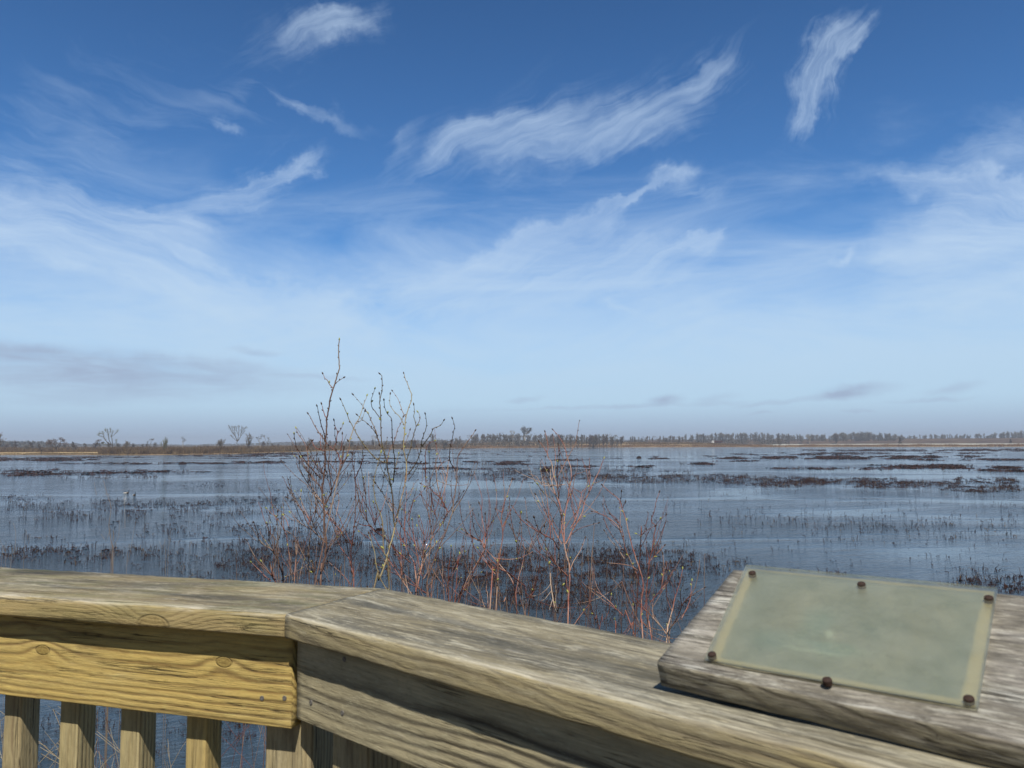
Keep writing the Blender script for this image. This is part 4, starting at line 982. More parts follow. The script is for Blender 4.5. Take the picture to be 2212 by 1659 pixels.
woods('far_woods', 1000, 2700, 2300, 2700, 2600, [(1000, 950), (1500, 948), (2700, 944)], wm, 3)
woods('hedgerow', 1180, 1700, 1080, 1120, 240, [(1180, 948), (1350, 949.5), (1700, 948.5)], wm, 4, per=20)
woods('hedgerow', 1700, 2500, 1570, 1600, 260, [(1700, 949.5), (2500, 947.5)], wm, 5, per=20)
woods('hedgerow', 640, 1190, 830, 900, 180, [(640, 956), (940, 952), (990, 950), (1190, 948)], wm, 6, per=20)
# ------------------------------------------------------------------ small things on the far shore
def lodge(px, py, w, h, label, seed):
    b_ = at_z(px, py, 0); rd = random.Random(seed); V = []; Fq = []
    for i in range(260):
        a = rd.uniform(0, 2*PI); f = rd.random()**.5; x = math.cos(a)*f*w/2; y = math.sin(a)*f*w/2; z = h*(1-f*f)*rd.uniform(.75, 1.0)
        d = Vector((math.cos(a+rd.gauss(0, .8)), math.sin(a+rd.gauss(0, .8)), -f*.8+rd.gauss(0, .3))).normalized()*w*.13
        c = Vector((x, y, z)); v, q = tube_vf([c-d, c+d], [w*.022, w*.014], 3, len(V)); V += v; Fq += q
    n0 = len(V); R2 = 14
    for i in range(5):
        for k in range(R2):
            f = 1-i/5; a = 2*PI*k/R2; V.append(Vector((math.cos(a)*w/2*f, math.sin(a)*w/2*f, h*.9*(1-f*f)-.05+rd.uniform(-.03, .03)*h)))
    V.append(Vector((0, 0, h*.9)))
    for i in range(4):
        for k in range(R2): a = n0+i*R2+k; b2 = n0+i*R2+(k+1) % R2; Fq.append((a, b2, b2+R2, a+R2))
    for k in range(R2): Fq.append((n0+4*R2+k, n0+4*R2+(k+1) % R2, len(V)-1))
    o = obj('muskrat_lodge', mesh_py('muskrat_lodge', V, Fq, [mdark])); o.location = b_; tag(o, label, 'lodge', 'muskrat lodges in the marsh'); return o
lodge(1179, 1019, 2.2, .95, 'largest dark muskrat lodge, in the water behind the red stemmed shrub', 1)
lodge(394, 1003, 2.2, .75, 'small dark mound in the water off the left shore', 2)
lodge(658, 985.5, 3.0, .85, 'small dark mound near the left shore behind the tallest willow stem', 3)
lodge(1380, 990, 1.9, .8, 'tiny dark mound in open water right of the middle', 4)
lodge(820, 1146, .62, .16, 'low dark clump floating behind the yellow willow stems', 5)
# post
b_ = at_bank(90, 6); hp = top_h(90, 970.5, b_)
pm_ = simple('old_post', (.07, .055, .04), (.03, .025, .02), 6)
V, Fq = [], []
for z, r in ((-.3, .22), (hp*.55, .2), (hp*.56, .34), (hp*.97, .34), (hp, .2)):
    for k in range(8): V.append((math.cos(PI*k/4)*r, math.sin(PI*k/4)*r, z))
for i in range(4):
    for k in range(8): Fq.append((i*8+k, i*8+(k+1) % 8, (i+1)*8+(k+1) % 8, (i+1)*8+k))
Fq.append(tuple(range(32, 40)))
o = obj('post', mesh_py('post', V, Fq, pm_)); o.location = b_; tag(o, 'short dark post with a box on top at the left water edge', 'post')
# cedars / dark cone shrubs on the right fields
def cone_tree(px, ytop, dist, label, seed, w=.28):
    a = az_of(px); x, y = dist*math.sin(a), dist*math.cos(a); b_ = Vector((x, y, gz(x, y)+1.0)); h = top_h(px, ytop, b_)
    rd = random.Random(seed); o = empty('cedar_tree', tuple(b_)); tag(o, label, 'tree')
    v, q = tube_vf([(0, 0, -2), (0, 0, h*.9)], [.16, .05], 6); obj('trunk', mesh_py('trunk', v, q, bark), o)
    V = []; Fq = []
    for i in range(700):
        f = rd.random(); r = h*w*(1-f)**.8*rd.random()**.5+.05; an = rd.uniform(0, 2*PI); c = Vector((math.cos(an)*r, math.sin(an)*r, h*(.05+.95*f)))
        n_ = len(V)
        for _ in range(3): V.append(c+Vector((rd.gauss(0, 1), rd.gauss(0, 1), rd.gauss(0, 1)))*h*.035)
        Fq.append((n_, n_+1, n_+2))
    obj('crown', mesh_py('crown', V, Fq, simple('cedar_%d' % seed, (.06, .035, .025), (.03, .025, .018), .5)), o)
cone_tree(1944, 944, 1080, 'small dark cone shaped cedar standing on the right field', 1)
cone_tree(2183, 948, 1100, 'tiny dark shrub on the right field near the picture edge', 2, .35)
cone_tree(927, 959.5, 560, 'tiny dark shrub on the far bank left of the middle', 3, .4)
# truck parked on the far bank
tb = at_bank(1545, 105); tb.z += .3; tk = empty('truck', tuple(tb), math.radians(-10)); tag(tk, 'far off truck with white cab and long dark red bed on the shore road', 'truck')
white = simple('white_paint', (.8, .8, .78), (.7, .7, .68), 1, .5); black = simple('black_rubber', (.02, .02, .02), (.03, .03, .03), 1, .7); redp = simple('dark_red_paint', (.09, .02, .018), (.03, .012, .012), .4, .6)
glassm = simple('dark_glass', (.03, .035, .04), (.02, .02, .02), 1, .1, .6)
def boxm(name, x0, x1, y0, y1, z0, z1, mat, par, sl=0.0):
    V = [(x0, y0, z0), (x1, y0, z0), (x1, y1, z0), (x0, y1, z0), (x0+sl, y0, z1), (x1, y0, z1), (x1, y1, z1), (x0+sl, y1, z1)]
    Fq = [(3, 2, 1, 0), (4, 5, 6, 7), (0, 1, 5, 4), (1, 2, 6, 5), (2, 3, 7, 6), (3, 0, 4, 7)]
    me = mesh_py(name, V, Fq, mat); o = obj(name, me, par)
    bv = o.modifiers.new('bevel', 'BEVEL'); bv.width = .06; bv.segments = 2; return o
boxm('cab', -4.2, -1.4, -1.2, 1.2, .6, 3.1, white, tk, .5)
w_ = boxm('windscreen', -3.72, -3.5, -1.0, 1.0, 1.9, 2.8, glassm, tk); boxm('side_window', -3.1, -2.2, -1.24, -1.18, 1.9, 2.7, glassm, tk)
boxm('chassis', -4.0, 8.0, -.5, .5, .55, .95, black, tk); boxm('cargo_bed', -1.0, 8.2, -1.25, 1.25, 1.0, 2.7, redp, tk)
wv = []; wf = []
for i, z in enumerate((-.17, .17)):
    for k in range(16): wv.append((math.cos(PI*k/8)*.55, z, math.sin(PI*k/8)*.55))
for k in range(16): wf.append((k, (k+1) % 16, 16+(k+1) % 16, 16+k))
wf += [tuple(range(16)), tuple(reversed(range(16, 32)))]
wme = mesh_py('wheel', wv, wf, black)
for x in (-3.1, 4.6, 6.0):
    for y in (-1.05, 1.05): o = obj('wheel', wme, tk); o.location = (x, y, .5)
# ------------------------------------------------------------------ geese
gb = simple('brown_feathers', (.13, .10, .075), (.07, .055, .04), 14); gk = simple('black_feathers', (.012, .012, .012), (.02, .018, .016), 10, .6)
gw = simple('white_feathers', (.85, .84, .80), (.75, .74, .70), 10, .7)
def goose(px, py, rz, s, label):
    b_ = at_z(px, py, 0); o = empty('goose', tuple(b_), rz); o.scale = (s, s, s); tag(o, label, 'goose', 'two geese swimming')
    st = [(-.36, .075, .012, .020), (-.31, .085, .045, .035), (-.22, .085, .095, .075), (-.08, .09, .125, .10), (.06, .09, .125, .105), (.16, .085, .105, .095), (.225, .10, .065, .075), (.25, .15, .042, .045)]
    V = []; Fq = []; mi = []; n = 14
    for (x, zc, ry, rz_) in st:
        for k in range(n): a = 2*PI*k/n; V.append((x, math.cos(a)*ry, zc+math.sin(a)*rz_))
    nk = [(.255, .20, .033), (.25, .27, .028), (.252, .34, .026), (.262, .385, .034), (.285, .40, .036), (.315, .395, .022), (.325, .392, .010)]
    for i, (x, z, r) in enumerate(nk):
        tx, tz = [(0, 1), (0, 1), (.1, 1), (.5, .8), (1, .1), (1, -.1), (1, -.1)][i]; l = math.hypot(tx, tz); tx /= l; tz /= l
        for k in range(n): a = 2*PI*k/n; V.append((x-tz*math.sin(a)*r, math.cos(a)*r, z+tx*math.sin(a)*r))
    tot = len(st)+len(nk)
    for i in range(tot-1):
        for k in range(n):
            Fq.append((i*n+k, i*n+(k+1) % n, (i+1)*n+(k+1) % n, (i+1)*n+k)); up = math.sin(2*PI*(k+.5)/n)
            mi.append((2 if (i <= 3 and up < .55) else 1 if (i == 0 and up >= .35) else 0) if i < len(st)-2 else 1)
    Fq.append(tuple(range(n))); mi.append(1); Fq.append(tuple(reversed(range((tot-1)*n, tot*n)))); mi.append(1)
    me = mesh_py('body', V, Fq, [gb, gk, gw], mi, smooth=True); bo = obj('body', me, o)
    V = []; 
    for x, r in ((.318, .014), (.345, .011), (.368, .004)):
        for k in range(6): a = PI*k/3; V.append((x, math.cos(a)*r*1.1, .388-(x-.318)*.2+math.sin(a)*r*.8))
    Fq = [(i*6+k, i*6+(k+1) % 6, (i+1)*6+(k+1) % 6, (i+1)*6+k) for i in range(2) for k in range(6)]+[(12, 13, 14, 15, 16, 17)]
    obj('bill', mesh_py('bill', V, Fq, gk, smooth=True), o)
goose(273, 1066.5, math.radians(4), 1.12, 'left goose, side on with long white flank, swimming near the reeds')
goose(290, 1071, math.radians(-42), 1.08, 'right goose, turned partly away with small white rump, swimming near the reeds')
# ------------------------------------------------------------------ haze
V = [(x, y, z) for z in (-2.0, 34.0) for (x, y) in ((-3600, -3600), (3600, -3600), (3600, 3600), (-3600, 3600))]
Fq = [(3, 2, 1, 0), (4, 5, 6, 7), (0, 1, 5, 4), (1, 2, 6, 5), (2, 3, 7, 6), (3, 0, 4, 7)]
m = bpy.data.materials.new('haze'); m.use_nodes = True; nt = m.node_tree; nt.nodes.clear()
ou = nt.nodes.new('ShaderNodeOutputMaterial'); pv = nt.nodes.new('ShaderNodeVolumePrincipled')
pv.inputs['Density'].default_value = HAZE; pv.inputs['Color'].default_value = (.72, .80, .92, 1); nt.links.new(pv.outputs[0], ou.inputs['Volume'])
if HAZE: o = obj('haze', mesh_py('haze', V, Fq, m)); tag(o, kind='stuff')
# ------------------------------------------------------------------ willow and dogwood shrubs just outside the railing
ZM = {'A': (1100, 1300, 3.0175), 'B': (1450, 1400, 3.318), 'C': (1000, 1800, 3.016), 'D': (1400, 1850, 3.0164), 'E': (1800, 1650, 1.7467), 'W': (0, 1850, 2.011), 'V': (0, 2600, 2.011)}
def tr_(code, s):
    ox, oy, k = ZM[code]; r = []
    for q in s.split():
        x, y = q.split(','); r.append(((ox+float(x)/k)/1.82278, (oy+float(y)/k)/1.82278))
    return r
# shrub: (label, root picture column, depth, strokes 'view width points', tip first)
SHR = [
('tallest willow shrub, its leading stem rising far above the horizon', 716, 4.0, 'brown', '''A5 712,118 708,190 703,265 706,310 710,380 713,455 690,530 665,610 637,690 610,800 583,940 565,1040 560,1120 558,1210 548,1325 545,1430 543,1560 540,1659 + C841,150 825,260 812,370 815,500 828,560 832,680 838,800 855,930 862,1030 850,1150 830,1250 800,1380 797,1500
A2.4 518,520 540,570 570,595 600,650 635,690
A2 762,565 715,595 665,632
A2.4 502,880 518,935 535,1000 560,1042
A2.6 448,905 465,980 480,1050 500,1130 525,1200 546,1290
A2.6 343,995 380,1050 405,1110 440,1170 490,1245 545,1315
A2.6 198,1165 230,1245 280,1310 315,1385 330,1430 340,1500 350,1600
A3 175,1235 190,1330 205,1395 235,1440 270,1500 320,1570 350,1610 400,1659 + C701,150 760,220 800,262
A2 388,1318 350,1370 330,1415
A2 386,1320 410,1370 450,1410 540,1432
A1.8 490,1245 487,1330 495,1420
A2.2 650,1075 665,1140 690,1215 680,1280 675,1330 640,1410
A1.8 755,1118 730,1180 690,1230
A1.8 660,1180 662,1260 678,1340
A2 748,1235 745,1330 730,1430
A2.8 548,1325 590,1370 635,1415 690,1450 700,1480 720,1540 745,1590
C3.6 1100,0 1060,70 1000,200 950,320 915,420 870,520 845,570
C2.2 975,-80 975,100 985,210
C2.4 1030,0 1015,120 990,230 975,330 950,480 900,600 840,690
C2 860,180 885,280 915,390
C2.2 540,0 545,130 590,230 660,340
C3 560,0 620,70 650,130 655,200 665,300 690,380 740,440 790,510 815,550
C2.2 630,130 680,200 740,290 790,350 800,390
C2.4 680,0 730,80 790,140 808,200
C3 410,370 450,430 490,500 540,580 580,650 610,730 640,790 690,860 740,910 800,970 860,1025
C1.8 400,480 450,500 500,530
C2.2 560,410 555,480 575,570 610,650 655,730 650,790
C2.2 430,660 500,740 560,790 640,840 700,870
C2.6 735,500 730,600 720,700 690,810 670,930 655,1050 650,1200 655,1400
C2 740,640 780,710 820,750
C2.8 1000,440 1010,520 990,620 970,750 975,880 985,960 1010,1030 1060,1120 1130,1210 1160,1320 1180,1430 1185,1530
C2.4 1010,820 985,930 930,1010 880,1090 850,1180
C2.2 870,600 910,720 960,790 1020,870 1080,960 1110,1060 1120,1160
C2.6 1165,-40 1170,80 1190,180 1205,300 1210,480 1205,620 1195,780 1175,950 1155,1080 1150,1200 1165,1320
C1.8 880,1240 960,1310 1040,1380 1100,1450 1140,1510'''),
('low reddish shrub left of the tallest willow, with pale yellow buds', 640, 4.4, 'red', '''C2 150,610 210,670 270,720 330,810 370,880 400,1000 410,1100 420,1200 440,1400
C2.2 280,650 275,750 285,850 280,960 270,1080 300,1300
C1.8 350,690 390,760 410,820
C2.8 0,780 30,860 50,950 80,1010 130,1050 200,1090 240,1140 280,1210 310,1300 340,1400 345,1470
C2 155,790 175,880 185,990 220,1080 250,1150
C2.2 370,870 430,900 490,960 530,1040 570,1130 610,1200 650,1280 700,1370 740,1450
C2.4 0,1170 60,1250 120,1310 180,1370 220,1420 245,1460
C2.2 90,1240 150,1320 200,1400 240,1460
C1.8 -80,1000 -40,1090 10,1180
C1.8 -30,1250 60,1340 140,1420 200,1470
C2 510,1020 505,1100 500,1200 495,1300 480,1450
C1.6 400,1050 430,1200 440,1350 460,1460
C1.8 780,1040 770,1150 740,1260 700,1400
C1.6 600,1220 560,1330 540,1450'''),
('yellow barked willow shrub with many upright forked stems', 812, 3.7, 'yellow', '''B3.6 155,243 180,280 182,400 178,470 155,560 150,620 162,740 165,900 168,1050 178,1160 200,1230 225,1320 245,1410 265,1530 285,1659 + D395,100 420,180 435,280 445,420 450,560 465,680
B1.8 145,505 150,560
B2.2 85,435 60,510 38,575 48,670 90,730 155,820
B2.8 205,585 215,680 250,760 305,830 310,920 315,1080 325,1200 340,1310 350,1440 335,1560 325,1659
B2.4 287,505 285,640 340,730 410,800 470,905
B2.2 318,465 385,560 420,650 450,740 485,800
B3.8 465,235 490,320 515,370 545,460 567,520 560,600 530,680 500,780 485,850 478,960 465,1080 460,1200 475,1280 495,1380 500,1500 495,1600 485,1659
B2.8 595,645 605,740 595,800 625,920 600,1010 570,1120 545,1240 520,1310 500,1370
B2.2 650,740 678,800 665,860 625,930
B2.8 745,765 762,860 755,950 725,1030 700,1110 690,1190 680,1260 640,1370 580,1470 515,1555
B2.6 985,850 940,915 855,950 815,1030 760,1110 700,1185
B2.6 455,805 420,900 385,960 350,1090 300,1200 260,1290 250,1400
B1.8 545,975 520,1060 475,1160
B2.2 0,760 40,850 70,920 95,990 120,1080 150,1160 180,1210
B2.2 0,900 50,950 100,1010
A3 730,828 765,900 795,980 830,1060 885,1165 930,1250 990,1340 1050,1420 1110,1490 1200,1555 + B240,1400
A2 880,770 960,860 1020,940 1075,1030 1100,1100 1150,1200 1170,1290 1207,1390
A2.4 1040,780 1000,890 955,1035 905,1110 870,1210 825,1330
A1.7 1015,965 985,1050 950,1090 910,1110
A1.7 928,1010 970,1050 1060,1120 1150,1220
A2.4 820,1320 835,1370 800,1500 745,1590 720,1659
B2.6 165,1270 140,1360 110,1480 85,1560 75,1659 + D225,100 215,200 230,330 260,440 300,530 320,620 325,760 330,900 345,1000 380,1050 390,1300 400,1460
B2 435,1230 400,1290 370,1400 350,1480
B1.8 685,1395 640,1450 580,1550 520,1640
D5 600,0 590,120 575,220 545,330 520,450 490,590 465,680 440,800 400,930 365,1060 320,1200 270,1310 215,1425
D2.2 240,160 300,240 350,330 400,430 440,500
D2.4 160,760 200,890 230,1000 240,1100 270,1230 330,1360 390,1450
D1.8 350,0 330,150 300,260'''),
('red stemmed dogwood shrub right of the yellow willow, leaning right', 900, 4.2, 'red', '''B2.2 865,1115 800,1145 760,1200 745,1320 748,1450 752,1659
B2 890,1160 888,1300 885,1420 895,1560 900,1659 + D965,120 985,220 1000,310 1025,370
B1.8 795,1270 803,1400 805,1540 810,1659
B2.4 1100,825 1125,900 1130,940 1110,1010 1090,1115 1070,1200 1060,1300 1070,1390 1110,1450 1140,1490
B3.4 1395,985 1350,1060 1290,1130 1240,1210 1180,1300 1165,1400 1160,1500 1158,1659 + D1200,150 1180,290 1160,400 1150,500 1130,570 1090,690 1050,790 1010,870 970,970 930,1080 890,1190 855,1320 850,1460 865,1550
B2 1055,1370 1030,1500 1020,1659 + D1080,150 1050,260 1020,360
B1.6 1040,1370 980,1395 930,1440 905,1500
D2.8 780,165 840,200 910,250 990,320 1030,380 1060,440 1100,500
D2.2 1280,260 1240,330 1190,400 1120,480 1060,560 1040,640
D2.6 835,0 835,150 850,300 845,420 865,520 885,620 900,720 910,800
D2 900,290 920,400 940,500 965,590
D2.8 1020,400 990,510 965,610 930,700 905,790 890,900 880,1000 870,1120 845,1230 800,1300
D3 1040,640 1060,720 1030,790 960,870 890,950 840,1030 790,1150 750,1300 725,1420 720,1510
D3 1130,470 1070,560 1010,670 940,770 880,880 830,980 800,1060 780,1150 735,1400
D2.2 760,560 790,640 810,770 815,900 800,1040
D1.6 730,670 760,800 800,900
D3 470,690 530,800 590,900 630,1000 690,1090 710,1200 720,1330 715,1450
D3 10,620 90,660 180,670 250,740 340,800 420,880 500,970 590,1050 660,1110
D2 95,105 110,230 125,380 130,500 145,620 200,680
D2.2 0,330 40,450 80,540 150,630
D2 215,390 245,490 240,590 215,670
D2.4 590,190 610,330 590,430 590,560 580,700 600,820 620,930
D2.2 550,480 545,640 530,760 540,900 540,1060 550,1250
D1.8 815,230 760,300 700,350 680,400 650,500 620,620
D2.6 250,1120 320,1160 390,1200 480,1240 560,1290 640,1350 740,1400 800,1440 850,1470
D1.8 0,680 80,760 180,830 280,900
D2.2 540,1200 560,1300 590,1380 630,1480
D2 670,600 680,720 700,860 730,1000 745,1080 790,1260
D2 380,1040 390,1300 400,1440
D1.8 140,1380 135,1250 150,1100 170,960 165,860'''),
('open low shrub of thin red stems between the two dogwoods', 1010, 4.4, 'red', '''D2.2 1470,400 1490,450 1500,540 1510,620 1530,730 1545,800 1530,930
D1.8 1540,530 1545,620 1550,700 1550,780
D2.2 1270,710 1360,780 1440,820 1505,850
D2 1610,630 1560,720 1510,840 1525,920
D3 1560,850 1540,930 1500,1020 1460,1090 1410,1190 1350,1320 1290,1440 1220,1610
D2 1455,930 1500,1010 1570,1120 1620,1190 1659,1240
D2.2 1530,930 1600,1000 1659,1060 + E240,940 300,1010 360,1080 390,1150 400,1250 410,1360
D2.8 1135,915 1125,1050 1110,1150 1100,1300 1095,1450 1105,1590
D1.8 1270,920 1230,1050 1220,1120 1200,1300
D2.2 1300,980 1300,1100 1310,1250 1270,1400 1170,1600
D1.8 1030,1160 1035,1300 1045,1400 1060,1580
D1.6 910,1260 912,1380 900,1540
E2.8 378,415 350,500 310,620 305,720 315,800 300,900 285,1000 280,1060
E1.6 270,620 305,640
E2 35,760 100,810 175,850 190,890
E2.2 190,890 130,1000 70,1100 0,1280
E2.2 145,890 200,960 260,1040 280,1150 320,1260 350,1360
E1.5 200,950 205,1100 200,1200 215,1330'''),
('bushy red dogwood shrub in the middle of the marsh view', 1205, 4.1, 'red', '''E3 605,90 625,180 620,250 650,300 660,370 690,470 700,560 715,640 720,760 735,850 750,930 770,1000 775,1100 765,1250 760,1430
E2 565,155 600,200 625,250
E2.8 660,75 700,120 735,180 755,260 780,330 785,420 770,470 760,560 745,640 735,720 735,850
E2 705,245 690,330 690,440 700,540
E1.8 900,350 850,370 800,390 775,450
E3 1010,270 985,340 950,410 920,480 880,560 860,640 820,720 780,790 745,860
E1.7 1025,395 980,430 935,440
E2.2 770,450 820,490 855,515 840,590 820,680 780,750
E1.8 900,465 850,510
E2.2 540,520 580,600 640,700 680,790 720,860
E2.2 555,450 600,510 660,560 700,620 720,700
E2 500,380 550,400 580,450 650,460 740,450
E2 640,340 650,430 680,520 710,600
E1.6 955,640 880,660 850,690 800,740
E1.6 970,715 850,750 790,790
E2.6 365,730 410,820 460,880 500,940 510,1020 520,1120 510,1230 490,1340
E2.2 480,700 540,770 560,860 570,950 560,1060 530,1150 510,1230
E2.4 550,740 510,850 490,930
E2.2 530,680 560,760 600,800 660,830 700,900
E2.6 615,900 660,980 720,1040 760,1080
E2 780,960 820,1080 870,1170 910,1260 950,1380 980,1470
E1.8 950,1180 910,1270 850,1350 790,1440
E2 440,650 430,760 410,850 420,930 400,1050 390,1150 410,1330
E2.4 530,1180 480,1230 440,1130
E2.6 700,900 705,1000 720,1100 715,1250 680,1330 650,1180 640,1060
E2.2 600,740 610,900 640,1050 660,1200 680,1400
E1.8 880,820 850,900 800,980 770,1060
E2 420,1150 440,1250 480,1380'''),
('leaning red shrub with green tips at the right, nearest the sign', 1375, 4.4, 'red', '''E3 1000,455 1060,510 1110,550 1135,610 1160,700 1180,780 1200,860 1220,930 1260,1050 1280,1150 1270,1250 1265,1400 1280,1530
E2.2 1055,655 1100,690 1140,780 1150,870 1190,970 1230,1060
E2 930,635 980,650 1040,680 1100,730 1130,780
E1.6 1130,500 1125,570
E1.6 1155,575 1135,615
E2.6 1390,505 1365,580 1350,650 1335,700 1365,740 1350,820 1340,900 1325,960 1310,1100 1300,1250 1310,1400 1340,1530
E1.6 1435,660 1380,710 1365,740
E2 1360,735 1300,770 1270,800 1260,880
E1.6 1235,790 1270,805
E1.8 1015,770 1060,840 1110,900 1150,960
E2 1425,870 1380,920 1340,960 1310,1000
E1.8 1415,930 1420,1020 1400,1200
E2.8 1550,1030 1530,1130 1500,1220 1480,1320 1450,1430 1440,1560
E2.2 1700,1160 1620,1210 1560,1260 1520,1350 1440,1480
E1.8 1615,1110 1600,1250 1540,1380
E2.2 1440,1130 1380,1200 1330,1260
E2.6 1200,1130 1220,1220 1300,1320 1380,1400 1440,1480 1460,1540
E1.8 1060,1210 1040,1330 1000,1400 975,1460
E2.4 890,1150 950,1180 1020,1230 1090,1300 1150,1360 1200,1430
E1.8 1040,990 1110,995 1190,1010 1240,1040
E2 1070,1100 1130,1170 1180,1240
E2 1210,1280 1210,1420 1215,1530
E1.8 1300,760 1300,900 1305,1000
E1.8 1085,1380 1095,1440 1090,1520'''),
]
def stemmat(name, c1, c2, c3):
    m, t, b = material(name, .55, .4); P = t.new('ShaderNodeNewGeometry').outputs['Position']
    c = t.ramp(t.noise(P, 3.2, 4, .6), [(.36, c1), (.5, c2), (.64, c3)])
    lent = t.mr(t.noise(P, 90, 3), .58, .68); t.put(b.inputs['Base Color'], t.mix(t.m('MULTIPLY', lent, .5), c, (.42, .36, .28))); return m
SM = {'brown': stemmat('brown_stems', (.11, .055, .045), (.24, .14, .105), (.40, .30, .22)),
      'red': stemmat('red_stems', (.17, .050, .038), (.32, .12, .085), (.50, .34, .24)),
      'yellow': stemmat('yellow_stems', (.13, .095, .05), (.32, .26, .12), (.24, .14, .08)),
      'dark': stemmat('dark_stems', (.05, .022, .02), (.10, .045, .035), (.16, .09, .06))}
budd = simple('dark_buds', (.10, .06, .035), (.06, .035, .025), 60); budg = simple('green_buds', (.30, .34, .07), (.44, .42, .13), 80, .6)
import re
def parse(txt):
    res = []
    for ln in txt.strip().split('\n'):
        mm = re.match(r'([A-Z])([\d.]+) (.*)', ln.strip()); code, w, rest = mm.group(1), float(mm.group(2)), mm.group(3); pts = []
        for seg in rest.split(' + '):
            m2 = re.match(r'([A-Z])(-?\d.*)', seg)
            if m2: code, seg = m2.group(1), m2.group(2)
            pts += tr_(code, seg)
        res.append((w, pts))
    return res
def smooth(pts, n=3):
    out = []; m_ = len(pts)
    for i in range(m_-1):
        p0 = pts[max(i-1, 0)]; p1 = pts[i]; p2 = pts[i+1]; p3 = pts[min(i+2, m_-1)]
        for k in range(n):
            t_ = k/n; t2 = t_*t_; t3 = t2*t_
            out.append(.5*((2*p1)+(p2-p0)*t_+(2*p0-5*p1+4*p2-p3)*t2+(3*p1-p0-3*p2+p3)*t3))
    out.append(pts[-1]); return out
def bud(V, Fq, p, d, L, r):
    d = d.normalized(); a = Vector((1, 0, 0)) if abs(d.x) < .8 else Vector((0, 1, 0)); u = d.cross(a).normalized(); w = d.cross(u); b0 = len(V)
    for f, rr in ((0, .5), (.35, 1), (.7, .7)):
        for k in range(4): q = PI*k/2; V.append(p+d*L*f+(u*math.cos(q)+w*math.sin(q))*r*rr)
    V.append(p+d*L)
    for i in range(2):
        for k in range(4): Fq.append((b0+i*4+k, b0+i*4+(k+1) % 4, b0+i*4+4+(k+1) % 4, b0+i*4+4+k))
    for k in range(4): Fq.append((b0+8+k, b0+8+(k+1) % 4, b0+12))
rs_ = random.Random(77)
GRP = 'bare shrubs growing beyond the railing'
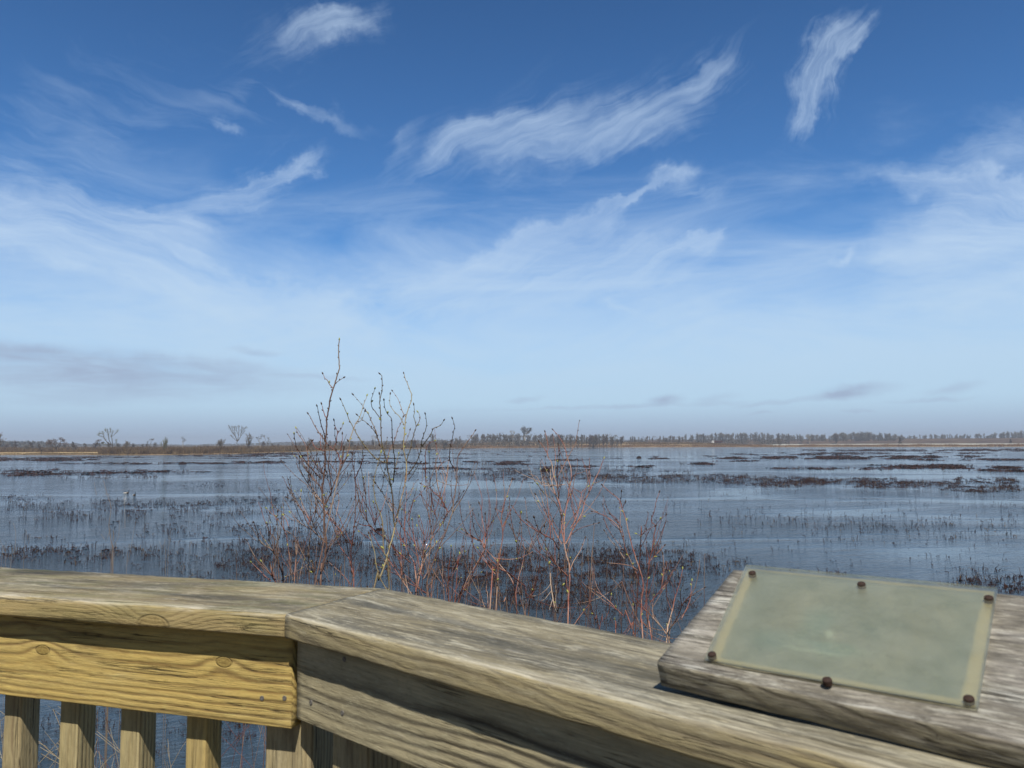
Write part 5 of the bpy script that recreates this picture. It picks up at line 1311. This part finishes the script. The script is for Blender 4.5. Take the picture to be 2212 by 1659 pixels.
for si, (label, rpx, dep, colr, txt) in enumerate(SHR):
    root = at_y(rpx, 1500, dep); root.z = gz(root.x, root.y)
    so = empty('shrub', tuple(root)); tag(so, label, 'shrub')
    inv = Vector(root); placed = []; BV, BF = [], []; GV, GF = [], []
    strokes = parse(txt); lens = sorted(range(len(strokes)), key=lambda i: -strokes[i][1][-1][1]+(-strokes[i][0]*200))
    for i in lens:
        w, pp = strokes[i]; bx, by = pp[-1]; tx, ty = pp[0]
        best = None
        for (qx, qy, qd) in placed:
            e = math.hypot(qx-bx, qy-by)
            if best is None or e < best[0]: best = (e, qd)
        if best and best[0] < 14: d0 = best[1]; attached = True
        else: d0 = dep+rs_.uniform(-.38, .38); attached = False
        ln = sum(math.hypot(pp[k][0]-pp[k+1][0], pp[k][1]-pp[k+1][1]) for k in range(len(pp)-1))
        d1 = d0+rs_.uniform(-.5, .5)*min(1.0, ln/260)
        pts = []; acc = 0
        for k, (x, y) in enumerate(pp):
            if k: acc += math.hypot(x-pp[k-1][0], y-pp[k-1][1])
            f = 1-acc/max(ln, 1); d = lerp(d0, d1, f); pts.append(at_y(x, y, d)); placed.append((x, y, d))
            if k: placed.append(((x+pp[k-1][0])/2, (y+pp[k-1][1])/2, d))
        r0 = w/2/3030*dep*1.75
        rad = [lerp(r0*.42, r0, min(1, k/max(1, len(pts)-1))**.8) for k in range(len(pts))]
        if not attached and by > 1000:       # carry the stem down to the root on the bank
            b_ = pts[-1]; rt_ = Vector((lerp(b_.x, root.x, .55)+rs_.uniform(-.12, .12), lerp(b_.y, root.y, .6), 0)); rt_.z = gz(rt_.x, rt_.y)-.05
            dr = (pts[-1]-pts[-2]).normalized(); mid = pts[-1]+dr*.45*(b_.z-rt_.z); mid = mid.lerp(Vector(((b_.x+rt_.x)/2, (b_.y+rt_.y)/2, (b_.z+rt_.z)/2)), .5)
            pts += [mid, rt_]; rad += [r0*1.25, r0*1.6]
        sp = smooth(pts, 3); nr = []
        for k in range(len(sp)): f = k/3; j = min(int(f), len(rad)-2); nr.append(lerp(rad[j], rad[j+1], f-j))
        wig = r0*.22; sp = [p+Vector((rs_.gauss(0, wig), rs_.gauss(0, wig), 0)) if 0 < k < len(sp)-1 else p for k, p in enumerate(sp)]
        V, Q = tube_vf([p-inv for p in sp], nr, 5); cm = SM[colr]
        if colr == 'yellow' and rs_.random() < .3: cm = SM['brown']
        if colr == 'red' and rs_.random() < .18: cm = SM['brown']
        if colr == 'brown' and (rs_.random() < .35 and w < 3): cm = SM['red']
        Q.append(tuple(reversed(range(5)))); obj('stem', mesh_py('stem', V, Q, cm, smooth=True), so)
        # side twigs along the lower and middle stem
        if w >= 2.0 and colr != 'yellow' or w >= 3:
            tv, tq = [], []
            for _ in range(5 if w >= 2.6 else 3):
                k0 = rs_.randint(max(2, len(sp)//4), len(sp)-2); s_ = sp[k0]
                if s_.z > CAMZ-.15: continue
                g_ = (sp[k0-1]-sp[k0]).normalized(); q = s_; d_ = (g_+Vector((rs_.choice((-1, 1))*rs_.uniform(.35, .9), rs_.uniform(-.7, .7), .15))).normalized(); L_ = rs_.uniform(.10, .34); ps = [q]
                for _k in range(6): d_ = (d_+Vector((rs_.gauss(0, .13), rs_.gauss(0, .13), .13))).normalized(); q = q+d_*L_/6; ps.append(q)
                rr = rs_.uniform(.0014, .0023); v, q_ = tube_vf([a-inv for a in ps], [rr*lerp(1, .5, j/6) for j in range(7)], 4, len(tv)); tv += v; tq += q_
                for j in (2, 3, 4, 5, 6):
                    if rs_.random() < .6: bud(*((GV, GF) if rs_.random() < .10 else (BV, BF)), ps[j]-inv, (ps[j]-ps[j-1])+Vector((rs_.uniform(-1, 1)*.03, 0, 0)), rs_.uniform(.008, .013), .0026)
            if tv: tag(obj('twigs', mesh_py('twigs', tv, tq, cm, smooth=True), so), kind='stuff')
        # buds, alternating along the upper part; green ones swell near tips
        Lw = 0; nxt = .03; sidef = 1
        for k in range(1, len(sp)):
            Lw += (sp[k]-sp[k-1]).length
            if Lw > nxt and sp[k].z > 4.4:
                dd = (sp[k-1]-sp[k]).normalized(); q = dd.cross(Vector((0, 1, 0))).normalized()*sidef+Vector((0, rs_.uniform(-.6, .6), 0)); sidef *= -1
                gr = rs_.random() < (.07 if colr != 'brown' else .02)
                L = rs_.uniform(.007, .012)*(1.7 if gr else 1); tgt = (GV, GF) if gr else (BV, BF)
                bud(*tgt, sp[k]-inv+q*nr[k]*.8, dd*1.0+q*.55, L, L*.27)
                nxt = Lw+rs_.uniform(.022, .05)
        dd = (sp[0]-sp[1]).normalized(); gr = rs_.random() < .22; bud(*((GV, GF) if gr else (BV, BF)), sp[0]-inv-dd*.003, dd, .018, .0042)
    # extra thin shoots low in the shrub
    V, Q = [], []
    for k in range({'red': 19, 'brown': 15, 'yellow': 12}[colr]):
        x0 = rpx+rs_.gauss(0, 85); y1 = rs_.uniform(1130, 1320) if colr == 'red' else rs_.uniform(1100, 1280); d = dep+rs_.uniform(-.4, .5)
        p1 = at_y(x0, y1, d); b_ = at_y(lerp(x0, rpx, rs_.uniform(-.6, 1.1)), 1500, d); b_.z = gz(b_.x, b_.y)-.05; pts = [p1]
        for f in (.2, .4, .6, .8): q = p1.lerp(b_, f); pts.append(q+Vector((rs_.gauss(0, .05), rs_.gauss(0, .05), 0)))
        pts.append(b_); sp = smooth(pts, 4); r0 = rs_.uniform(.0014, .0028)
        v, q = tube_vf([p-inv for p in sp], [lerp(r0*.5, r0*1.3, j/len(sp)) for j in range(len(sp))], 4, len(V)); V += v; Q += q
        for _ in range(3):
            j = rs_.randint(2, 9); d_ = ((sp[j-1]-sp[j]).normalized()+Vector((rs_.choice((-1, 1))*rs_.uniform(.4, 1), rs_.uniform(-.6, .6), .1))).normalized(); L_ = rs_.uniform(.06, .2)
            v, q = tube_vf([sp[j]-inv, sp[j]+d_*L_*.5-inv+Vector((0, 0, .004)), sp[j]+d_*L_-inv+Vector((0, 0, .02))], [r0*.7, r0*.6, r0*.4], 4, len(V)); V += v; Q += q
        for j in range(1, len(sp)-8):
            if rs_.random() < .3: bud(*((GV, GF) if rs_.random() < .06 else (BV, BF)), sp[j]-inv, (sp[j-1]-sp[j])+Vector((rs_.uniform(-1, 1)*.03, 0, 0)), rs_.uniform(.008, .014), .0025)
    obj('shoots', mesh_py('shoots', V, Q, SM['brown'], smooth=True), so)
    if BV: tag(obj('dark_buds', mesh_py('dark_buds', BV, BF, budd, smooth=True), so), kind='stuff')
    if GV: tag(obj('green_buds', mesh_py('green_buds', GV, GF, budg, smooth=True), so), kind='stuff')
# ------------------------------------------------------------------ thin dead weeds and dry grass beyond the rail
WD = [('tall thin dead weed stalk rising from behind the left railing', 232, 4.6, '''W2.6 820,85 850,200 880,300 862,440 880,560 893,640 890,810
W1.6 830,195 855,192 868,205
W1.8 945,400 940,520 905,600 890,640
W1.4 1080,400 1060,480 1040,600 1010,760 1000,810
W1.8 800,510 840,570 880,630
W1.6 820,650 850,720 885,780
W1.4 800,700 800,810
W1.4 950,610 930,680 900,740'''),
('faint spindly dead weed at the far left, left of the tall weed stalk', 60, 4.9, '''W1.8 105,420 125,500 120,600 110,700 85,770
W1.4 240,510 225,590 190,650
W1.4 30,600 50,680 30,740 10,770
W1.4 0,560 40,650 45,740'''),
('wispy dead weed beside the left edge of the tallest willow', 385, 4.8, '''W1.4 745,95 755,150 765,200
W1.5 985,200 988,330 990,460
W1.4 1350,480 1345,600 1330,700
W1.4 1260,560 1290,640 1310,720''')]
drym = simple('dry_stem', (.34, .26, .17), (.20, .13, .09), 6)
for label, rpx, dep, txt in WD:
    root = at_y(rpx, 1500, dep); root.z = gz(root.x, root.y); so = empty('dead_weed', tuple(root)); tag(so, label, 'weed')
    for w, pp in parse(txt):
        d = dep+rs_.uniform(-.3, .3); pts = [at_y(x, y, d) for x, y in pp]
        if pp[-1][1] > 1170: q = Vector((lerp(pts[-1].x, root.x, .5), lerp(pts[-1].y, root.y, .5), root.z-.05)); pts += [pts[-1].lerp(q, .5), q]
        sp = smooth(pts, 3); r0 = w/2/3030*dep; V, Q = tube_vf([p-root for p in sp], [lerp(r0*.5, r0, j/len(sp)) for j in range(len(sp))], 4)
        obj('stem', mesh_py('stem', V, Q, drym, smooth=True), so)
strm = simple('straw', (.50, .42, .28), (.33, .25, .15), 5); strr = simple('red_twigs', (.20, .07, .05), (.12, .05, .04), 5)
def clump(px, dep, n, ytop, spread, label, mat, seed, curl=.25, name='dry_grass', cat='grass clump', r=.0016):
    rd = random.Random(seed); root = at_y(px, 1650, dep); root.z = gz(root.x, root.y); V, Q = [], []
    for i in range(n):
        tx = px+rd.gauss(0, spread); ty = ytop+rd.uniform(0, 120)
        tip = at_y(tx, ty, dep+rd.uniform(-.3, .3)); b_ = Vector((root.x+rd.gauss(0, .12), root.y+rd.gauss(0, .12), root.z-.05)); pts = [b_]
        side = rd.gauss(0, curl)
        for f in (.3, .55, .8): q = b_.lerp(tip, f); pts.append(q+Vector((-side*math.sin(f*PI)*.6, rd.gauss(0, .03), math.sin(f*PI)*.12)))
        pts.append(tip+Vector((side*.1, 0, 0))); sp = smooth(pts, 4)
        v, q = tube_vf([p-root for p in sp], [lerp(r, r*.45, j/len(sp)) for j in range(len(sp))], 4, len(V)); V += v; Q += q
        for k in range(rd.randint(0, 3)):
            j = rd.randint(len(sp)//2, len(sp)-2); e = sp[j]+Vector((rd.uniform(-.12, .12), rd.uniform(-.05, .05), rd.uniform(.04, .16)))
            v, q = tube_vf([sp[j]-root, (sp[j]+e)/2-root+Vector((0, 0, .01)), e-root], [r*.6, r*.5, r*.4], 3, len(V)); V += v; Q += q
    o = obj(name, mesh_py(name, V, Q, mat, smooth=True)); o.location = root; tag(o, label, cat); return o
clump(150, 3.0, 22, 1520, 26, 'pale dry grass clump behind the gap between the two leftmost balusters', strm, 1, .45)
clump(225, 3.1, 9, 1570, 14, 'sparse dry grass behind the second baluster gap', strm, 2, .3)
clump(362, 3.2, 8, 1570, 30, 'thin straw stalks behind the third baluster gap', strm, 3, .3)
clump(20, 3.0, 8, 1500, 20, 'dry grass clump at the bottom left corner', strm, 4, .4)
clump(210, 3.4, 6, 1480, 14, 'red twigs rising beside the second baluster', strr, 5, .2, 'twig_clump', 'twigs')
clump(505, 3.3, 5, 1520, 22, 'yellowish twigs crossing the gap left of the corner post', strr, 6, .5, 'twig_clump', 'twigs')
clump(880, 3.3, 14, 1570, 30, 'red twigs below the right face board', strr, 7, .3, 'twig_clump', 'twigs')
